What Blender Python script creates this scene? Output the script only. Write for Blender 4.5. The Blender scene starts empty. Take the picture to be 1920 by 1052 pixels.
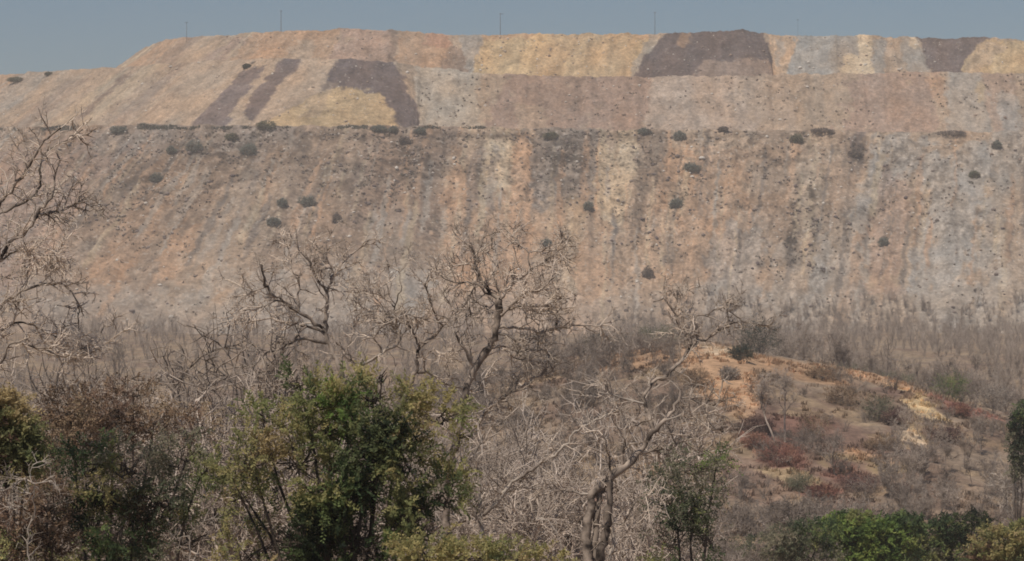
import bpy, math, random
import numpy as np

rng = np.random.default_rng(11)
random.seed(11)
scene = bpy.context.scene
COL = scene.collection
F = 5444.0            # focal length in photo pixels (20 degree lens)
CX, CY = 960.0, 526.0


def P(px, py, d):
    """the point at distance d that the photograph shows at pixel px, py"""
    return np.array([(px - CX) / F * d, d, -(py - CY) / F * d])


# ------------------------------------------------------------------ noise
def vnoise(x, y, seed=0):
    x = np.asarray(x, float); y = np.asarray(y, float)
    xi = np.floor(x).astype(np.int64); yi = np.floor(y).astype(np.int64)
    xf = x - xi; yf = y - yi
    xf = xf * xf * (3 - 2 * xf); yf = yf * yf * (3 - 2 * yf)

    def h(a, b):
        n = (a * 374761393 + b * 668265263 + seed * 1442695041) & 0xffffffff
        n = ((n ^ (n >> 13)) * 1274126177) & 0xffffffff
        n = ((n ^ (n >> 16)) * 2246822519) & 0xffffffff
        return ((n ^ (n >> 15)) & 0xffffff) / float(0xffffff)
    a = h(xi, yi); b = h(xi + 1, yi); c = h(xi, yi + 1); d = h(xi + 1, yi + 1)
    return (a * (1 - xf) + b * xf) * (1 - yf) + (c * (1 - xf) + d * xf) * yf


def fbm(x, y, seed=0, octv=4):
    s = 0; a = 1; t = 0
    for k in range(octv):
        s = s + a * vnoise(x * 2 ** k, y * 2 ** k, seed + k * 17); t += a; a *= .55
    return s / t


def sstep(a, b, x):
    t = np.clip((x - a) / (b - a), 0, 1)
    return t * t * (3 - 2 * t)


# ------------------------------------------------------------------ mesh helpers
def raw_mesh(name, verts, faces, mat=None, fcol=None, vcol=None, smooth=False):
    """faces: (n,k) int array, all the same size"""
    me = bpy.data.meshes.new(name)
    verts = np.asarray(verts, np.float32); faces = np.asarray(faces, np.int32)
    n, k = faces.shape
    me.vertices.add(len(verts)); me.vertices.foreach_set('co', verts.ravel())
    me.loops.add(n * k); me.loops.foreach_set('vertex_index', faces.ravel())
    me.polygons.add(n)
    me.polygons.foreach_set('loop_start', np.arange(0, n * k, k, dtype=np.int32))
    me.polygons.foreach_set('loop_total', np.full(n, k, np.int32))
    if smooth:
        me.polygons.foreach_set('use_smooth', np.ones(n, bool))
    for dom, c in (('FACE', fcol), ('POINT', vcol)):
        if c is not None:
            at = me.attributes.new('Col', 'FLOAT_COLOR', dom)
            c4 = np.ones((len(c), 4), np.float32); c4[:, :3] = c
            at.data.foreach_set('color', c4.ravel())
    me.update(calc_edges=True)
    if mat:
        me.materials.append(mat)
    return me


def link(name, me, parent=None, loc=None):
    o = bpy.data.objects.new(name, me)
    COL.objects.link(o)
    if parent:
        o.parent = parent
    if loc is not None:
        o.location = loc
    return o


def tag(o, label=None, cat=None, group=None, kind=None):
    if label: o['label'] = label
    if cat: o['category'] = cat
    if group: o['group'] = group
    if kind: o['kind'] = kind
    return o


def thing(name, loc, label, cat, group=None):
    o = bpy.data.objects.new(name, None)
    o.empty_display_size = .5
    COL.objects.link(o); o.location = loc
    return tag(o, label, cat, group)


class Tubes:
    def __init__(s):
        s.v = []; s.f = []; s.n = 0

    def add(s, pts, rad, sides=4):
        pts = np.asarray(pts, float); m = len(pts)
        rad = np.broadcast_to(np.asarray(rad, float), (m,))
        t = np.gradient(pts, axis=0)
        t /= np.linalg.norm(t, axis=1)[:, None] + 1e-9
        ref = np.array([.31, .9, .3]) if abs(t[:, 2]).mean() > .6 else np.array([.2, .1, 1.])
        u = np.cross(t, ref); u /= np.linalg.norm(u, axis=1)[:, None] + 1e-9
        w = np.cross(t, u)
        a = np.arange(sides) * 2 * math.pi / sides
        ring = pts[:, None] + rad[:, None, None] * (np.cos(a)[None, :, None] * u[:, None] + np.sin(a)[None, :, None] * w[:, None])
        s.v.append(ring.reshape(-1, 3))
        i = np.arange(m - 1)[:, None] * sides; j = np.arange(sides)[None]; j2 = (j + 1) % sides
        q = np.stack([i + j, i + j2, i + sides + j2, i + sides + j], -1).reshape(-1, 4) + s.n
        s.f.append(q); s.n += m * sides

    def mesh(s, name, mat, origin=(0, 0, 0)):
        return raw_mesh(name, np.concatenate(s.v) - np.asarray(origin), np.concatenate(s.f), mat, smooth=True)


# ------------------------------------------------------------------ materials
def new_mat(name):
    m = bpy.data.materials.new(name); m.use_nodes = True
    nt = m.node_tree; b = nt.nodes['Principled BSDF']
    b.inputs['Roughness'].default_value = .95
    b.inputs['Specular IOR Level'].default_value = .12
    return m, nt, b


def earth_mat(name, scale=1.2, contrast=.5, bump=.25):
    m, nt, b = new_mat(name); N = nt.nodes; L = nt.links
    at = N.new('ShaderNodeAttribute'); at.attribute_name = 'Col'
    tc = N.new('ShaderNodeTexCoord')
    n1 = N.new('ShaderNodeTexNoise'); n1.inputs['Scale'].default_value = scale; n1.inputs['Detail'].default_value = 6
    n1.inputs['Roughness'].default_value = .7
    L.new(tc.outputs['Object'], n1.inputs['Vector'])
    mr = N.new('ShaderNodeMapRange'); mr.inputs[1].default_value = .3; mr.inputs[2].default_value = .7
    mr.inputs[3].default_value = 1 - contrast; mr.inputs[4].default_value = 1 + contrast
    L.new(n1.outputs['Fac'], mr.inputs[0])
    mx = N.new('ShaderNodeVectorMath'); mx.operation = 'SCALE'
    L.new(at.outputs['Color'], mx.inputs[0]); L.new(mr.outputs[0], mx.inputs['Scale'])
    L.new(mx.outputs[0], b.inputs['Base Color'])
    bp = N.new('ShaderNodeBump'); bp.inputs['Strength'].default_value = bump; bp.inputs['Distance'].default_value = .4
    L.new(n1.outputs['Fac'], bp.inputs['Height']); L.new(bp.outputs[0], b.inputs['Normal'])
    return m


def leaf_mat(name, trans=.25):
    m, nt, b = new_mat(name); N = nt.nodes; L = nt.links
    at = N.new('ShaderNodeAttribute'); at.attribute_name = 'Col'
    L.new(at.outputs['Color'], b.inputs['Base Color'])
    b.inputs['Roughness'].default_value = .7
    tr = N.new('ShaderNodeBsdfTranslucent'); L.new(at.outputs['Color'], tr.inputs['Color'])
    mx = N.new('ShaderNodeMixShader'); mx.inputs[0].default_value = trans
    L.new(b.outputs[0], mx.inputs[1]); L.new(tr.outputs[0], mx.inputs[2])
    L.new(mx.outputs[0], N['Material Output'].inputs['Surface'])
    return m


def bark_mat(name, light, dark, scale=1.5, lo=.42, hi=.6):
    m, nt, b = new_mat(name); N = nt.nodes; L = nt.links
    tc = N.new('ShaderNodeTexCoord')
    n1 = N.new('ShaderNodeTexNoise'); n1.inputs['Scale'].default_value = scale; n1.inputs['Detail'].default_value = 5
    L.new(tc.outputs['Object'], n1.inputs['Vector'])
    cr = N.new('ShaderNodeValToRGB'); e = cr.color_ramp.elements
    e[0].position = lo; e[0].color = (*dark, 1); e[1].position = hi; e[1].color = (*light, 1)
    L.new(n1.outputs['Fac'], cr.inputs[0])
    oi = N.new('ShaderNodeObjectInfo')
    mr = N.new('ShaderNodeMapRange'); mr.inputs[3].default_value = .75; mr.inputs[4].default_value = 1.25
    L.new(oi.outputs['Random'], mr.inputs[0])
    mx = N.new('ShaderNodeVectorMath'); mx.operation = 'SCALE'
    L.new(cr.outputs[0], mx.inputs[0]); L.new(mr.outputs[0], mx.inputs['Scale'])
    L.new(mx.outputs[0], b.inputs['Base Color'])
    return m


M_EARTH = earth_mat('waste_rock', .9, .35, .3)
M_GROUND = earth_mat('dry_soil', 1.4, .35, .3)
M_ROCK = earth_mat('loose_stone', 2.0, .3, .3)
M_LEAF = leaf_mat('leaf', .5)
M_SCRUB = leaf_mat('dry_leaf', .12)
M_BARK = bark_mat('dappled_shade_bark', (.42, .34, .275), (.055, .042, .034), 1.1, .36, .54)  # uneven bark tone, with dappled shade put into the colour
M_DARK = bark_mat('dark_shade_bark', (.40, .32, .255), (.05, .039, .033), 4.0, .36, .60)  # dark limbs: partly bark, partly shade put into the colour
M_PALE = bark_mat('pale_bark', (.46, .39, .32), (.20, .16, .13), 1.6, .36, .56)
M_TWIG = bark_mat('twig_bark', (.62, .51, .41), (.22, .17, .135), 2.5, .34, .54)
M_STEM = bark_mat('dark_stem', (.13, .10, .08), (.05, .04, .033), 1.5)  # dark bark of the bush stems
M_MIDT = bark_mat('grey_brown_bark', (.50, .41, .335), (.22, .175, .14), .9, .36, .58)
M_PALET = bark_mat('pale_grey_bark', (.56, .465, .385), (.24, .19, .15), 1.2, .36, .56)
M_WOOD = bark_mat('wood_bark', (.54, .445, .365), (.30, .24, .19), .3, .36, .6)
M_FAR = bark_mat('grey_bark', (.43, .355, .295), (.19, .15, .12), .6, .38, .6)
M_POLE, _nt, _b = new_mat('weathered_steel'); _b.inputs['Base Color'].default_value = (.10, .10, .105, 1)

# ------------------------------------------------------------------ the spoil dump: three tipped tiers
CR = {  # crest control points: photo pixel x, pixel y, distance, plan direction of the fall line (degrees, 0 = to camera, + = to the left)
    'upper': [(262, 96, 1680, 75), (276, 88, 1520, 68), (292, 79, 1450, 58), (345, 72, 1420, 46), (400, 67, 1402, 40), (470, 63, 1388, 30), (530, 57.5, 1377, 20), (600, 55.5, 1375, 12), (680, 54, 1374, 6),
              (740, 57.5, 1374, 2), (830, 62, 1374, 0), (900, 66, 1374, 6), (960, 64, 1374, 12), (1060, 63, 1374, 8), (1200, 64, 1374, 8), (1255, 63, 1374, 14), (1320, 61, 1373, 6), (1395, 57, 1372, -4),
              (1425, 60, 1374, -8), (1445, 65, 1376, 4), (1500, 67, 1376, 8), (1600, 66.5, 1376, 4), (1640, 67, 1376, 0), (1720, 71, 1376, 0), (1840, 72, 1375, 10), (1920, 75, 1374, 8), (2100, 78, 1374, 6), (2700, 80, 1374, 0)],
    'middle': [(-900, 176, 1500, 40), (-400, 166, 1500, 42), (-100, 149, 1490, 44), (0, 141, 1478, 46), (100, 133, 1455, 46), (200, 127, 1420, 45), (300, 121, 1385, 44), (380, 114, 1362, 42), (440, 112, 1348, 37), (500, 110, 1341, 31),
               (560, 109, 1338, 24), (620, 110, 1336, 14), (700, 113, 1335, 2), (760, 117, 1336, -6), (800, 127, 1338, 2), (860, 132, 1338, 4), (900, 139, 1338, 3), (1060, 142, 1337, 0), (1200, 144, 1337, 2),
               (1300, 142, 1337, 2), (1430, 140, 1337, 2), (1560, 137, 1337, 3), (1700, 136, 1337, 4), (1920, 136, 1337, 4), (2100, 136, 1337, 4), (2700, 140, 1340, 0)],
    'lower': [(-900, 236, 1340, 34), (-400, 240, 1330, 34), (0, 238, 1312, 30), (150, 236, 1302, 27), (300, 235, 1296, 22), (450, 235, 1292, 17), (600, 235, 1290, 10), (800, 236, 1290, 4), (1000, 240, 1290, 1),
              (1150, 242, 1290, 2), (1300, 243, 1290, 6), (1450, 244, 1290, 10), (1600, 246, 1290, 12), (1750, 247, 1290, 12), (1920, 246, 1290, 10), (2100, 246, 1290, 8), (2700, 246, 1290, 6)],
}
TAN = np.array((.37, .275, .195)); YEL = np.array((.475, .335, .185)); ORA = np.array((.435, .27, .165)); PUR = np.array((.093, .072, .071))
BRN = np.array((.255, .18, .135)); PNK = np.array((.345, .235, .18)); GRY = np.array((.315, .278, .235)); PAL = np.array((.55, .43, .29)); DGR = np.array((.19, .165, .145))
MIX = np.array((.255, .182, .13)); BLU = np.array((.305, .29, .262))
# patches of tipped rock: crest px from/to at the top, from/to at the toe, depth down the face from/to, colour, edge softness px, strength
PATCH = {
    'upper': [(240, 300, 240, 300, 0, 1, TAN, 4, 1), (286, 296, 282, 290, 0, 1, PAL, 3, .9), (298, 340, 298, 340, 0, 1, ORA * .95, 10, .8), (345, 380, 345, 385, 0, 1, BRN, 8, .7), (380, 470, 390, 480, 0, 1, TAN * .95, 8, 1),
              (430, 470, 430, 470, .1, .9, PNK, 10, .7), (468, 478, 460, 466, .0, .7, PAL, 3, .5), (475, 640, 475, 640, 0, 1, ORA * .92, 6, .8), (560, 600, 560, 600, .3, 1, TAN, 8, .7), (640, 735, 630, 735, 0, 1, PNK * 1.02, 10, .9),
              (665, 730, 665, 740, .5, 1, BRN, 8, .5), (730, 745, 728, 746, 0, .85, BRN * .85, 3, .9), (746, 835, 744, 860, 0, 1, ORA * .9, 4, .8), (800, 840, 790, 850, 0, .35, np.array((.4, .21, .14)), 8, .6), (848, 862, 830, 890, .3, 1, BRN * .85, 6, .9),
              (858, 905, 885, 900, 0, 1, GRY * 1.02, 4, .9), (908, 1245, 893, 1200, .0, 1, YEL, 3, 1), (905, 1245, 880, 1210, .0, .09, ORA * 1.05, 3, .7), (1002, 1032, 965, 1000, .0, .95, YEL * 1.16, 4, .9), (1040, 1190, 1010, 1195, 0, 1, YEL * np.array((.93, .9, .92)), 12, .8),
              (1215, 1243, 1190, 1204, 0, 1, GRY * .9, 4, .8), (1246, 1428, 1198, 1450, -.1, 1.05, PUR, 3, 1), (1282, 1302, 1250, 1275, 0, .3, ORA * .7, 5, .7), (1330, 1420, 1310, 1432, .62, 1.1, BRN * 1.15, 8, .8),
              (1443, 1500, 1436, 1480, 0, 1, ORA * np.array((1.1, 1.2, 1.25)), 3, 1), (1455, 1475, 1445, 1458, .1, .7, GRY, 3, .7), (1494, 1575, 1478, 1565, 0, 1, BLU, 4, 1), (1560, 1612, 1555, 1600, 0, 1, GRY * .95, 6, .9), (1580, 1612, 1575, 1615, .5, 1, PAL * .95, 5, 1),
              (1606, 1630, 1608, 1632, 0, 1, PAL, 3, 1), (1631, 1665, 1632, 1660, .05, 1, BLU * .85, 4, .9), (1662, 1690, 1650, 1690, 0, 1, TAN, 5, .9), (1690, 1724, 1685, 1735, 0, 1, GRY * .95, 6, .9), (1712, 1722, 1722, 1730, 0, .3, PAL, 3, .7),
              (1724, 1850, 1735, 1795, 0, 1, PUR * 1.25, 6, .95), (1850, 2700, 1792, 2700, .02, 1, YEL * .97, 4, 1), (1850, 1900, 1800, 1830, .1, 1, TAN, 8, .6)],
    'middle': [(-900, 330, -900, 330, 0, 1, TAN * .98, 10, 1), (-200, 60, -200, 60, 0, 1, ORA * .9, 30, .6), (40, 110, 40, 110, 0, .5, GRY, 12, .7), (150, 190, 150, 190, .15, 1, BRN, 8, .5), (228, 252, 228, 252, .1, 1, PAL * .8, 5, .5), (254, 268, 256, 276, .1, .75, BRN * .8, 4, .9),
               (270, 300, 270, 300, 0, 1, PAL * .8, 6, .5), (330, 360, 330, 360, 0, 1, BRN * 1.1, 10, .6), (360, 480, 360, 480, 0, 1, TAN * 1.05, 8, .9), (385, 395, 385, 395, .3, 1, BRN, 4, .3), (482, 508, 474, 530, .12, 1, PUR * 1.5, 7, .9), (510, 536, 534, 545, .05, 1, TAN * 1.05, 4, 1),
               (526, 572, 544, 562, 0, .85, PUR * 1.25, 5, .95), (572, 628, 560, 640, 0, 1, TAN * 1.12, 5, 1), (590, 605, 590, 605, .1, .8, TAN * .9, 6, .6), (634, 742, 622, 806, 0, 1.1, PUR * 1.15, 5, 1), (690, 708, 560, 744, .42, 1.1, YEL * .93, 6, 1), (625, 650, 615, 640, .3, .8, TAN * .9, 8, .5),
               (778, 910, 786, 920, -.1, 1.1, GRY * np.array((1.22, 1.15, 1.05)), 4, 1), (905, 960, 905, 960, 0, 1, TAN * .9, 10, .8), (950, 1215, 915, 1215, 0, 1, PNK * .82, 12, .9), (990, 1100, 960, 1050, 0, .8, BRN, 20, .5), (985, 1040, 970, 1020, .55, 1, TAN, 10, .7), (1216, 1480, 1210, 1480, 0, 1, GRY * np.array((1.2, 1.06, .98)), 6, 1),
               (1400, 1600, 1400, 1600, 0, 1, TAN * .93, 30, .7), (1600, 1745, 1580, 1745, 0, 1, PNK * .92, 25, .8), (1640, 1690, 1640, 1690, .1, .6, BRN, 10, .5), (1736, 1765, 1748, 1768, .1, .6, ORA * .95, 9, .55), (1770, 1842, 1762, 1842, 0, 1, GRY * 1.08, 5, .8), (1828, 1842, 1832, 1842, .1, .5, YEL * .9, 3, .7),
               (1845, 1895, 1845, 1905, 0, 1, BRN * 1.3, 6, .8), (1860, 1900, 1865, 1920, .35, 1, GRY * 1.05, 10, .8), (1900, 2700, 1905, 2700, 0, 1, TAN * .95, 8, .9)],
    'lower': [(-900, 850, -900, 850, 0, 1, MIX, 30, 1), (-900, 300, -900, 250, .1, 1, PNK * .95, 60, .7), (180, 560, 200, 560, 0, .12, DGR * 1.2, 30, .7), (330, 400, 350, 420, .18, .85, ORA * .88, 20, .55), (440, 470, 440, 500, .5, .74, ORA * 1.05, 8, .9), (470, 560, 470, 600, .28, .9, TAN * .95, 20, .8),
              (560, 640, 560, 640, .1, .5, MIX * .95, 20, .6), (690, 850, 680, 830, .0, .55, BRN * .95, 25, .7), (620, 660, 620, 650, .3, .6, DGR, 14, .5), (540, 900, 540, 900, .7, 1, GRY * 1.05, 60, .7), (850, 1010, 840, 1010, .15, 1, ORA * .95, 16, .9), (914, 966, 870, 975, .02, .34, PAL * .9, 5, 1), (925, 940, 900, 925, .1, .4, DGR * 1.1, 4, .7), (962, 1000, 950, 1010, .02, .6, ORA, 7, .9),
              (885, 915, 890, 910, .15, .42, DGR * 1.1, 6, .7), (1000, 1120, 1010, 1110, -.1, .4, DGR * 1.12, 10, .9), (1010, 1500, 1000, 1500, .38, 1, TAN * np.array((1.05, .97, .92)), 40, .8), (1120, 1141, 1105, 1150, .02, .4, PAL * .92, 5, 1), (1212, 1232, 1150, 1180, .05, .6, MIX * .85, 5, .8), (1160, 1202, 1080, 1140, .0, .52, PAL * .92, 6, 1), (1085, 1120, 1030, 1070, .35, .8, PAL * .7, 7.8, .6), (1120, 1160, 1060, 1130, .45, 1, ORA * 1.05, 16, .7), (1200, 1260, 1200, 1260, .0, .3, MIX * .9, 16, .8),
              (1290, 1420, 1230, 1400, .12, .75, ORA * .98, 24, .75), (1250, 1300, 1180, 1260, .1, .5, ORA, 10, .5), (1420, 1500, 1400, 1480, 0, .5, MIX * 1.05, 14, .7), (1580, 1625, 1540, 1600, 0, .5, BRN, 12, .5), (1600, 1622, 1590, 1615, .0, .14, PUR * 1.3, 6, .8),
              (1630, 1740, 1600, 1720, .02, .22, BLU * 1.05, 14, .8), (1630, 1660, 1620, 1650, .1, 1, BLU * 1.02, 10, .7), (1665, 1720, 1650, 1710, .2, .8, PNK, 10, .7), (1690, 1700, 1680, 1692, .3, 1, ORA * 1.0, 5, .6), (1740, 1850, 1740, 1840, .1, 1, BLU * 1.05, 20, .85), (1850, 2700, 1850, 2700, .0, 1, GRY, 20, .8), (1890, 1920, 1880, 1915, .3, 1, TAN, 14, .7),
              (1480, 1620, 1480, 1620, .55, 1, GRY * 1.06, 30, .7), (1620, 1650, 1610, 1640, .55, 1, ORA * .95, 8, .7), (1380, 1460, 1330, 1440, .5, 1, BLU, 24, .6), (1560, 1590, 1540, 1580, .6, 1, BLU * 1.1, 10, .6), (-900, 2700, -900, 2700, .8, 1.2, GRY * 1.0, 10, .45)],
}
ZN = [(1490, 400, 9, 34, 1), (1484, 450, 14, 34, .9), (1497, 350, 8, 26, .7), (1522, 370, 8, 36, .95), (1524, 430, 8, 40, .7), (1584, 430, 12, 30, .6), (1560, 400, 30, 20, .4), (1480, 490, 50, 18, .55), (1430, 495, 20, 12, .6), (1540, 508, 30, 10, .5), (1060, 300, 60, 60, .9), (1060, 360, 40, 40, .5), (770, 310, 90, 70, .75), (640, 330, 70, 60, .55), (420, 290, 120, 50, .7), (260, 330, 90, 70, .5), (230, 400, 90, 60, .45), (330, 420, 70, 60, .4), (895, 330, 14, 50, .7), (1230, 300, 40, 60, .6),
      (1100, 390, 30, 30, .5), (1270, 380, 40, 40, .35), (1440, 300, 60, 40, .5), (1610, 290, 20, 30, .8), (1690, 300, 60, 40, .35), (1660, 400, 40, 60, .3), (1180, 430, 60, 50, .25), (560, 300, 50, 40, .4), (1350, 360, 60, 60, .2), (1860, 330, 60, 60, .2), (130, 300, 80, 50, .4), (900, 255, 700, 10, .6), (1750, 390, 60, 60, .2)]


def zone(V, x, f, raw=False):
    y = CY - V[:, 2] / V[:, 1] * F
    t = np.zeros(len(x)) + .05
    for (a, b_, rx, ry, k) in ZN:
        t = np.maximum(t, k * np.exp(-((x - a) / rx) ** 2 - ((y - b_) / ry) ** 2))
    if V.ndim > 2 or raw: return t
    return np.clip(t * sstep(.36, .56, fbm(V[:, 0] / 5, V[:, 2] / 4, 950, 3)) * 1.15, 0, 1)


TIERS = {}


def tier(name, toe_z, ds, dt, slope, bench, seed, rough):
    c = np.array(CR[name], float)
    if name == 'lower': c[:, 2] -= 12
    sx = np.arange(c[0, 0], c[-1, 0], ds / .25)
    # smooth interpolation of the control points
    def it(k):
        v = np.interp(sx, c[:, 0], c[:, k])
        ker = np.hanning(max(5, int(14 / .25 / (ds / .25)) | 1)); ker /= ker.sum()
        pad = len(ker) // 2
        return np.convolve(np.pad(v, pad, mode='edge'), ker, 'valid')
    cy, cd, ca = it(1), it(2), np.radians(it(3))
    X = (sx - CX) / F * cd; Z = -(cy - CY) / F * cd
    Z = Z + (fbm(X / 9, X * 0 + 3.3, seed) - .5) * 2.2 + (fbm(X / 2.6, X * 0 + 7.7, seed + 3) - .5) * 1.6
    arc = np.concatenate([[0], np.cumsum(np.hypot(np.diff(X), np.diff(cd)))])
    nx, ny = -np.sin(ca), -np.cos(ca)
    if name == 'upper':
        toe_z = np.interp(sx, [200, 300, 400, 450, 700, 800, 900, 2700], [102.8, 102.4, 102.2, 101.5, 99.5, 96.5, 93.5, 93])
    toe_z = np.broadcast_to(toe_z, Z.shape)
    Hmax = (Z - toe_z).max()
    T = np.concatenate([[-120, -70, -40, -24, -14, -8, -5, -3, -1.8, -.9], np.arange(0, Hmax / math.sin(slope) + 6, dt)])
    tt = T[None, :]; ss = arc[:, None]
    down = np.minimum(np.clip(tt, 0, None), ((Z - toe_z + 1.5) / math.sin(slope))[:, None])
    drop = np.where(tt < 0, 0.0, down * math.sin(slope))
    out = np.where(tt < 0, tt, down * math.cos(slope))
    tt = np.where(tt < 0, tt, down)
    # rounded lip
    drop = drop - .0 + .35 * np.exp(-(tt / 1.2) ** 2) * 0
    gul = -np.clip(fbm(ss / 9, tt / 34, seed + 6, 2) - .56, 0, 1) * 4 * (1 if name == 'lower' else .2) + (fbm(ss / 8, tt / 22, seed + 5, 4) - .5) * (1.9 if name == 'lower' else .9) + (fbm(ss / 4, tt / 14, seed + 9, 3) - .5) * .8
    fine = (fbm(ss / 1.7, tt / 1.5, seed + 21, 3) - .5) * 1.1
    amp = sstep(0, 6, tt) * rough
    disp = amp * gul + fine * sstep(-2, 2, tt) * rough * .75
    nz_ = math.cos(slope); nh = math.sin(slope)
    vx = X[:, None] + nx[:, None] * (out + disp * nh)
    vy = cd[:, None] + ny[:, None] * (out + disp * nh)
    vz = Z[:, None] - drop + disp * nz_
    n, m = vx.shape
    V = np.stack([vx, vy, vz], -1).reshape(-1, 3)
    i = np.arange(n - 1)[:, None] * m; j = np.arange(m - 1)[None]
    Q = np.stack([i + j, i + j + 1, i + m + j + 1, i + m + j], -1).reshape(-1, 4)
    # colours of the tipped rock, laid along the fall lines
    vv = (Z[:, None] - vz) / np.maximum(Z - toe_z, 1)[:, None]
    wob = (fbm(ss / 14, tt / 22, seed + 31, 4) - .5) * 40 + (fbm(ss / 3, tt / 4, seed + 37, 3) - .5) * 26
    S = sx[:, None] + wob
    vw = vv + (fbm(ss / 6, tt / 9, seed + 41, 4) - .5) * .22
    rag1 = (fbm(ss / 4, tt / 9, seed + 45, 4) - .5) * 1.9
    rag2 = (fbm(ss / 1.8, tt / 4, seed + 47, 3) - .5) * 1.3
    col = np.broadcast_to(TAN, (n, m, 3)).copy()
    for (a0, a1, b0, b1, v0, v1, pc, soft, k) in PATCH[name]:
        if soft < 6: soft = soft + 3.5
        lo = a0 + (b0 - a0) * np.clip(vv, 0, 1); hi = a1 + (b1 - a1) * np.clip(vv, 0, 1)
        sw = 1.0 if soft > 9.6 else .6
        S2 = sx[:, None] + wob * sw
        w = sstep(lo - soft, lo + soft, S2) * (1 - sstep(hi - soft, hi + soft, S2))
        vs = .06
        w = w * sstep(v0 - vs, v0 + vs, np.where(v0 <= 0, 9, vw)) * (1 - sstep(v1 - vs, v1 + vs, np.where(v1 >= 1, -9, vw)))
        if soft > 9.6:
            w = sstep(.25, .75, w + rag1) * (w > .01)
        else:
            w = sstep(.2, .8, w + rag2 * sstep(0, .5, w * (1 - w) * 4 + .15 * (w > .5))) * (w > .005)
        w = w * k * (.82 if name == 'lower' else .95)
        col = col * (1 - w[..., None]) + pc * w[..., None]
    big = fbm(ss / 3.2, tt / 4.5, seed + 55, 3)
    col = col * (1 - (.34 if name == 'lower' else .16) * (sstep(.54, .66, big) * sstep(.4, .55, fbm(ss / 18, tt / 25, seed + 57, 3)) * (1 - .7 * sstep(.4, .8, vv)))[..., None])
    streak = fbm(ss / 2.2, tt / 16, seed + 51, 4) - .5
    mott = fbm(ss / 1.6, tt / 1.3, seed + 61, 3) - .5
    hue = fbm(ss / 9, tt / 18, seed + 71, 3) - .5
    k_mott = .5 if name == 'lower' else .38
    blot = fbm(ss / 5, tt / 5, seed + 66, 4) - .5
    clod = vnoise(ss / 1.3, tt / 1.1, seed + 67) - .5
    k_st = .46 if name == 'lower' else .28
    # narrow runs of scree and rubble down the fall line
    rs = np.random.default_rng(seed)
    for q in range(230 if name == 'lower' else 0):
        s0 = rs.uniform(-60, 1990); wd_ = rs.uniform(2.5, 9); v0 = rs.uniform(-.1, .5) ** 1; v1 = v0 + rs.uniform(.2, .6)
        kind = rs.uniform(); dr_ = rs.uniform(-14, 4)
        c_ = (PAL * .8 if kind < .3 else ORA * 1.0 if kind < .5 else DGR * .75 if kind < .78 else GRY * 1.1)
        if name != 'lower': c_ = c_ * .5 + TAN * .5
        a_ = max(0, np.searchsorted(sx, s0 - 60)); b_ = min(n, np.searchsorted(sx, s0 + 60))
        vs_ = vv[a_:b_]
        e_ = (sx[a_:b_, None] + wob[a_:b_] * .45 - s0 - dr_ * vs_) / (wd_ * (.6 + .9 * np.clip(vs_ - v0, 0, 1)))
        w_ = np.exp(-e_ ** 2) * sstep(v0 - .03, v0 + .05, vs_) * (1 - sstep(v1 - .15, v1, vs_ + rag1[a_:b_] * .08))
        w_ = sstep(.25, .7, w_ + rag2[a_:b_] * .35 * (w_ > .1)) * rs.uniform(.35, .75)
        col[a_:b_] = col[a_:b_] * (1 - w_[..., None]) + c_ * w_[..., None]
    mxk = .10 if name == 'lower' else .05
    col = col * (1 - mxk) + col.mean((0, 1)) * mxk
    col = col * (1 + k_st * streak + k_mott * mott + .6 * blot + .22 * clod)[..., None]
    col[..., 0] *= 1 + .22 * hue; col[..., 2] *= 1 - .22 * hue
    # dark grit and pale stones caught in the surface
    lean_ = tt * .12 * (ss * 0 + 1)
    b1 = vnoise((ss + lean_) / 1.9, tt / 3.4, seed + 91) * .62 + vnoise((ss + lean_) / .95, tt / 1.5, seed + 93) * .38
    bk = (.22 + .78 * sstep(.42, .6, fbm(ss / 15, tt / 24, seed + 95, 3))) * ((1 - .6 * sstep(.5, .95, vv)) if name == 'lower' else .45)
    col = col * (1 - .36 * (sstep(.56, .70, b1) * bk)[..., None] + .22 * (sstep(.42, .28, b1) * bk)[..., None])
    g = vnoise(ss / .9, tt / .8, seed + 81)
    if name == 'lower':
        zw = zone(V, CX + V[:, 0] / V[:, 1] * F, None, True).reshape(n, m)
        col = col * (1 - (.12 + .75 * np.clip(zw, 0, 1) * sstep(.35, .6, fbm(ss / 4.5, tt / 4, seed + 89, 4)))[..., None] * np.clip(zw * 1.6, 0, 1)[..., None])
        zon2 = fbm(ss / 16, tt / 26, seed + 83, 4)
        left = 1 - sstep(1150, 1900, sx)[:, None] * .6
        dm = sstep(.70, .82, g) * sstep(.40, .55, zon2) * (1 - sstep(.45, .95, vv)) * left
        col = col * (1 - .55 * dm[..., None])
        pm = sstep(.86, .92, vnoise(ss / .8, tt / .7, seed + 85)) * .45
    else:
        dm = sstep(.78, .88, g) * sstep(.45, .6, fbm(ss / 12, tt / 12, seed + 83, 4)) * .6
        col = col * (1 - .5 * dm[..., None])
        pm = sstep(.88, .94, vnoise(ss / .8, tt / .7, seed + 85)) * .3
    col = col * (1 - pm[..., None]) + np.array((.55, .5, .43)) * pm[..., None]
    col = np.clip(col, .02, .8)
    me = raw_mesh('hill_%s_terrace' % name, V, Q, M_EARTH, vcol=col.reshape(-1, 3), smooth=True)
    o = tag(link('hill_%s_terrace' % name, me), kind='structure')
    face = np.broadcast_to((tt > 1) & (vz > toe_z[:, None]), (n, m)).reshape(-1)
    TIERS[name] = (V[face], CX + V[face, 0] / V[face, 1] * F, CY - V[face, 2] / V[face, 1] * F)
    return o


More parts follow.
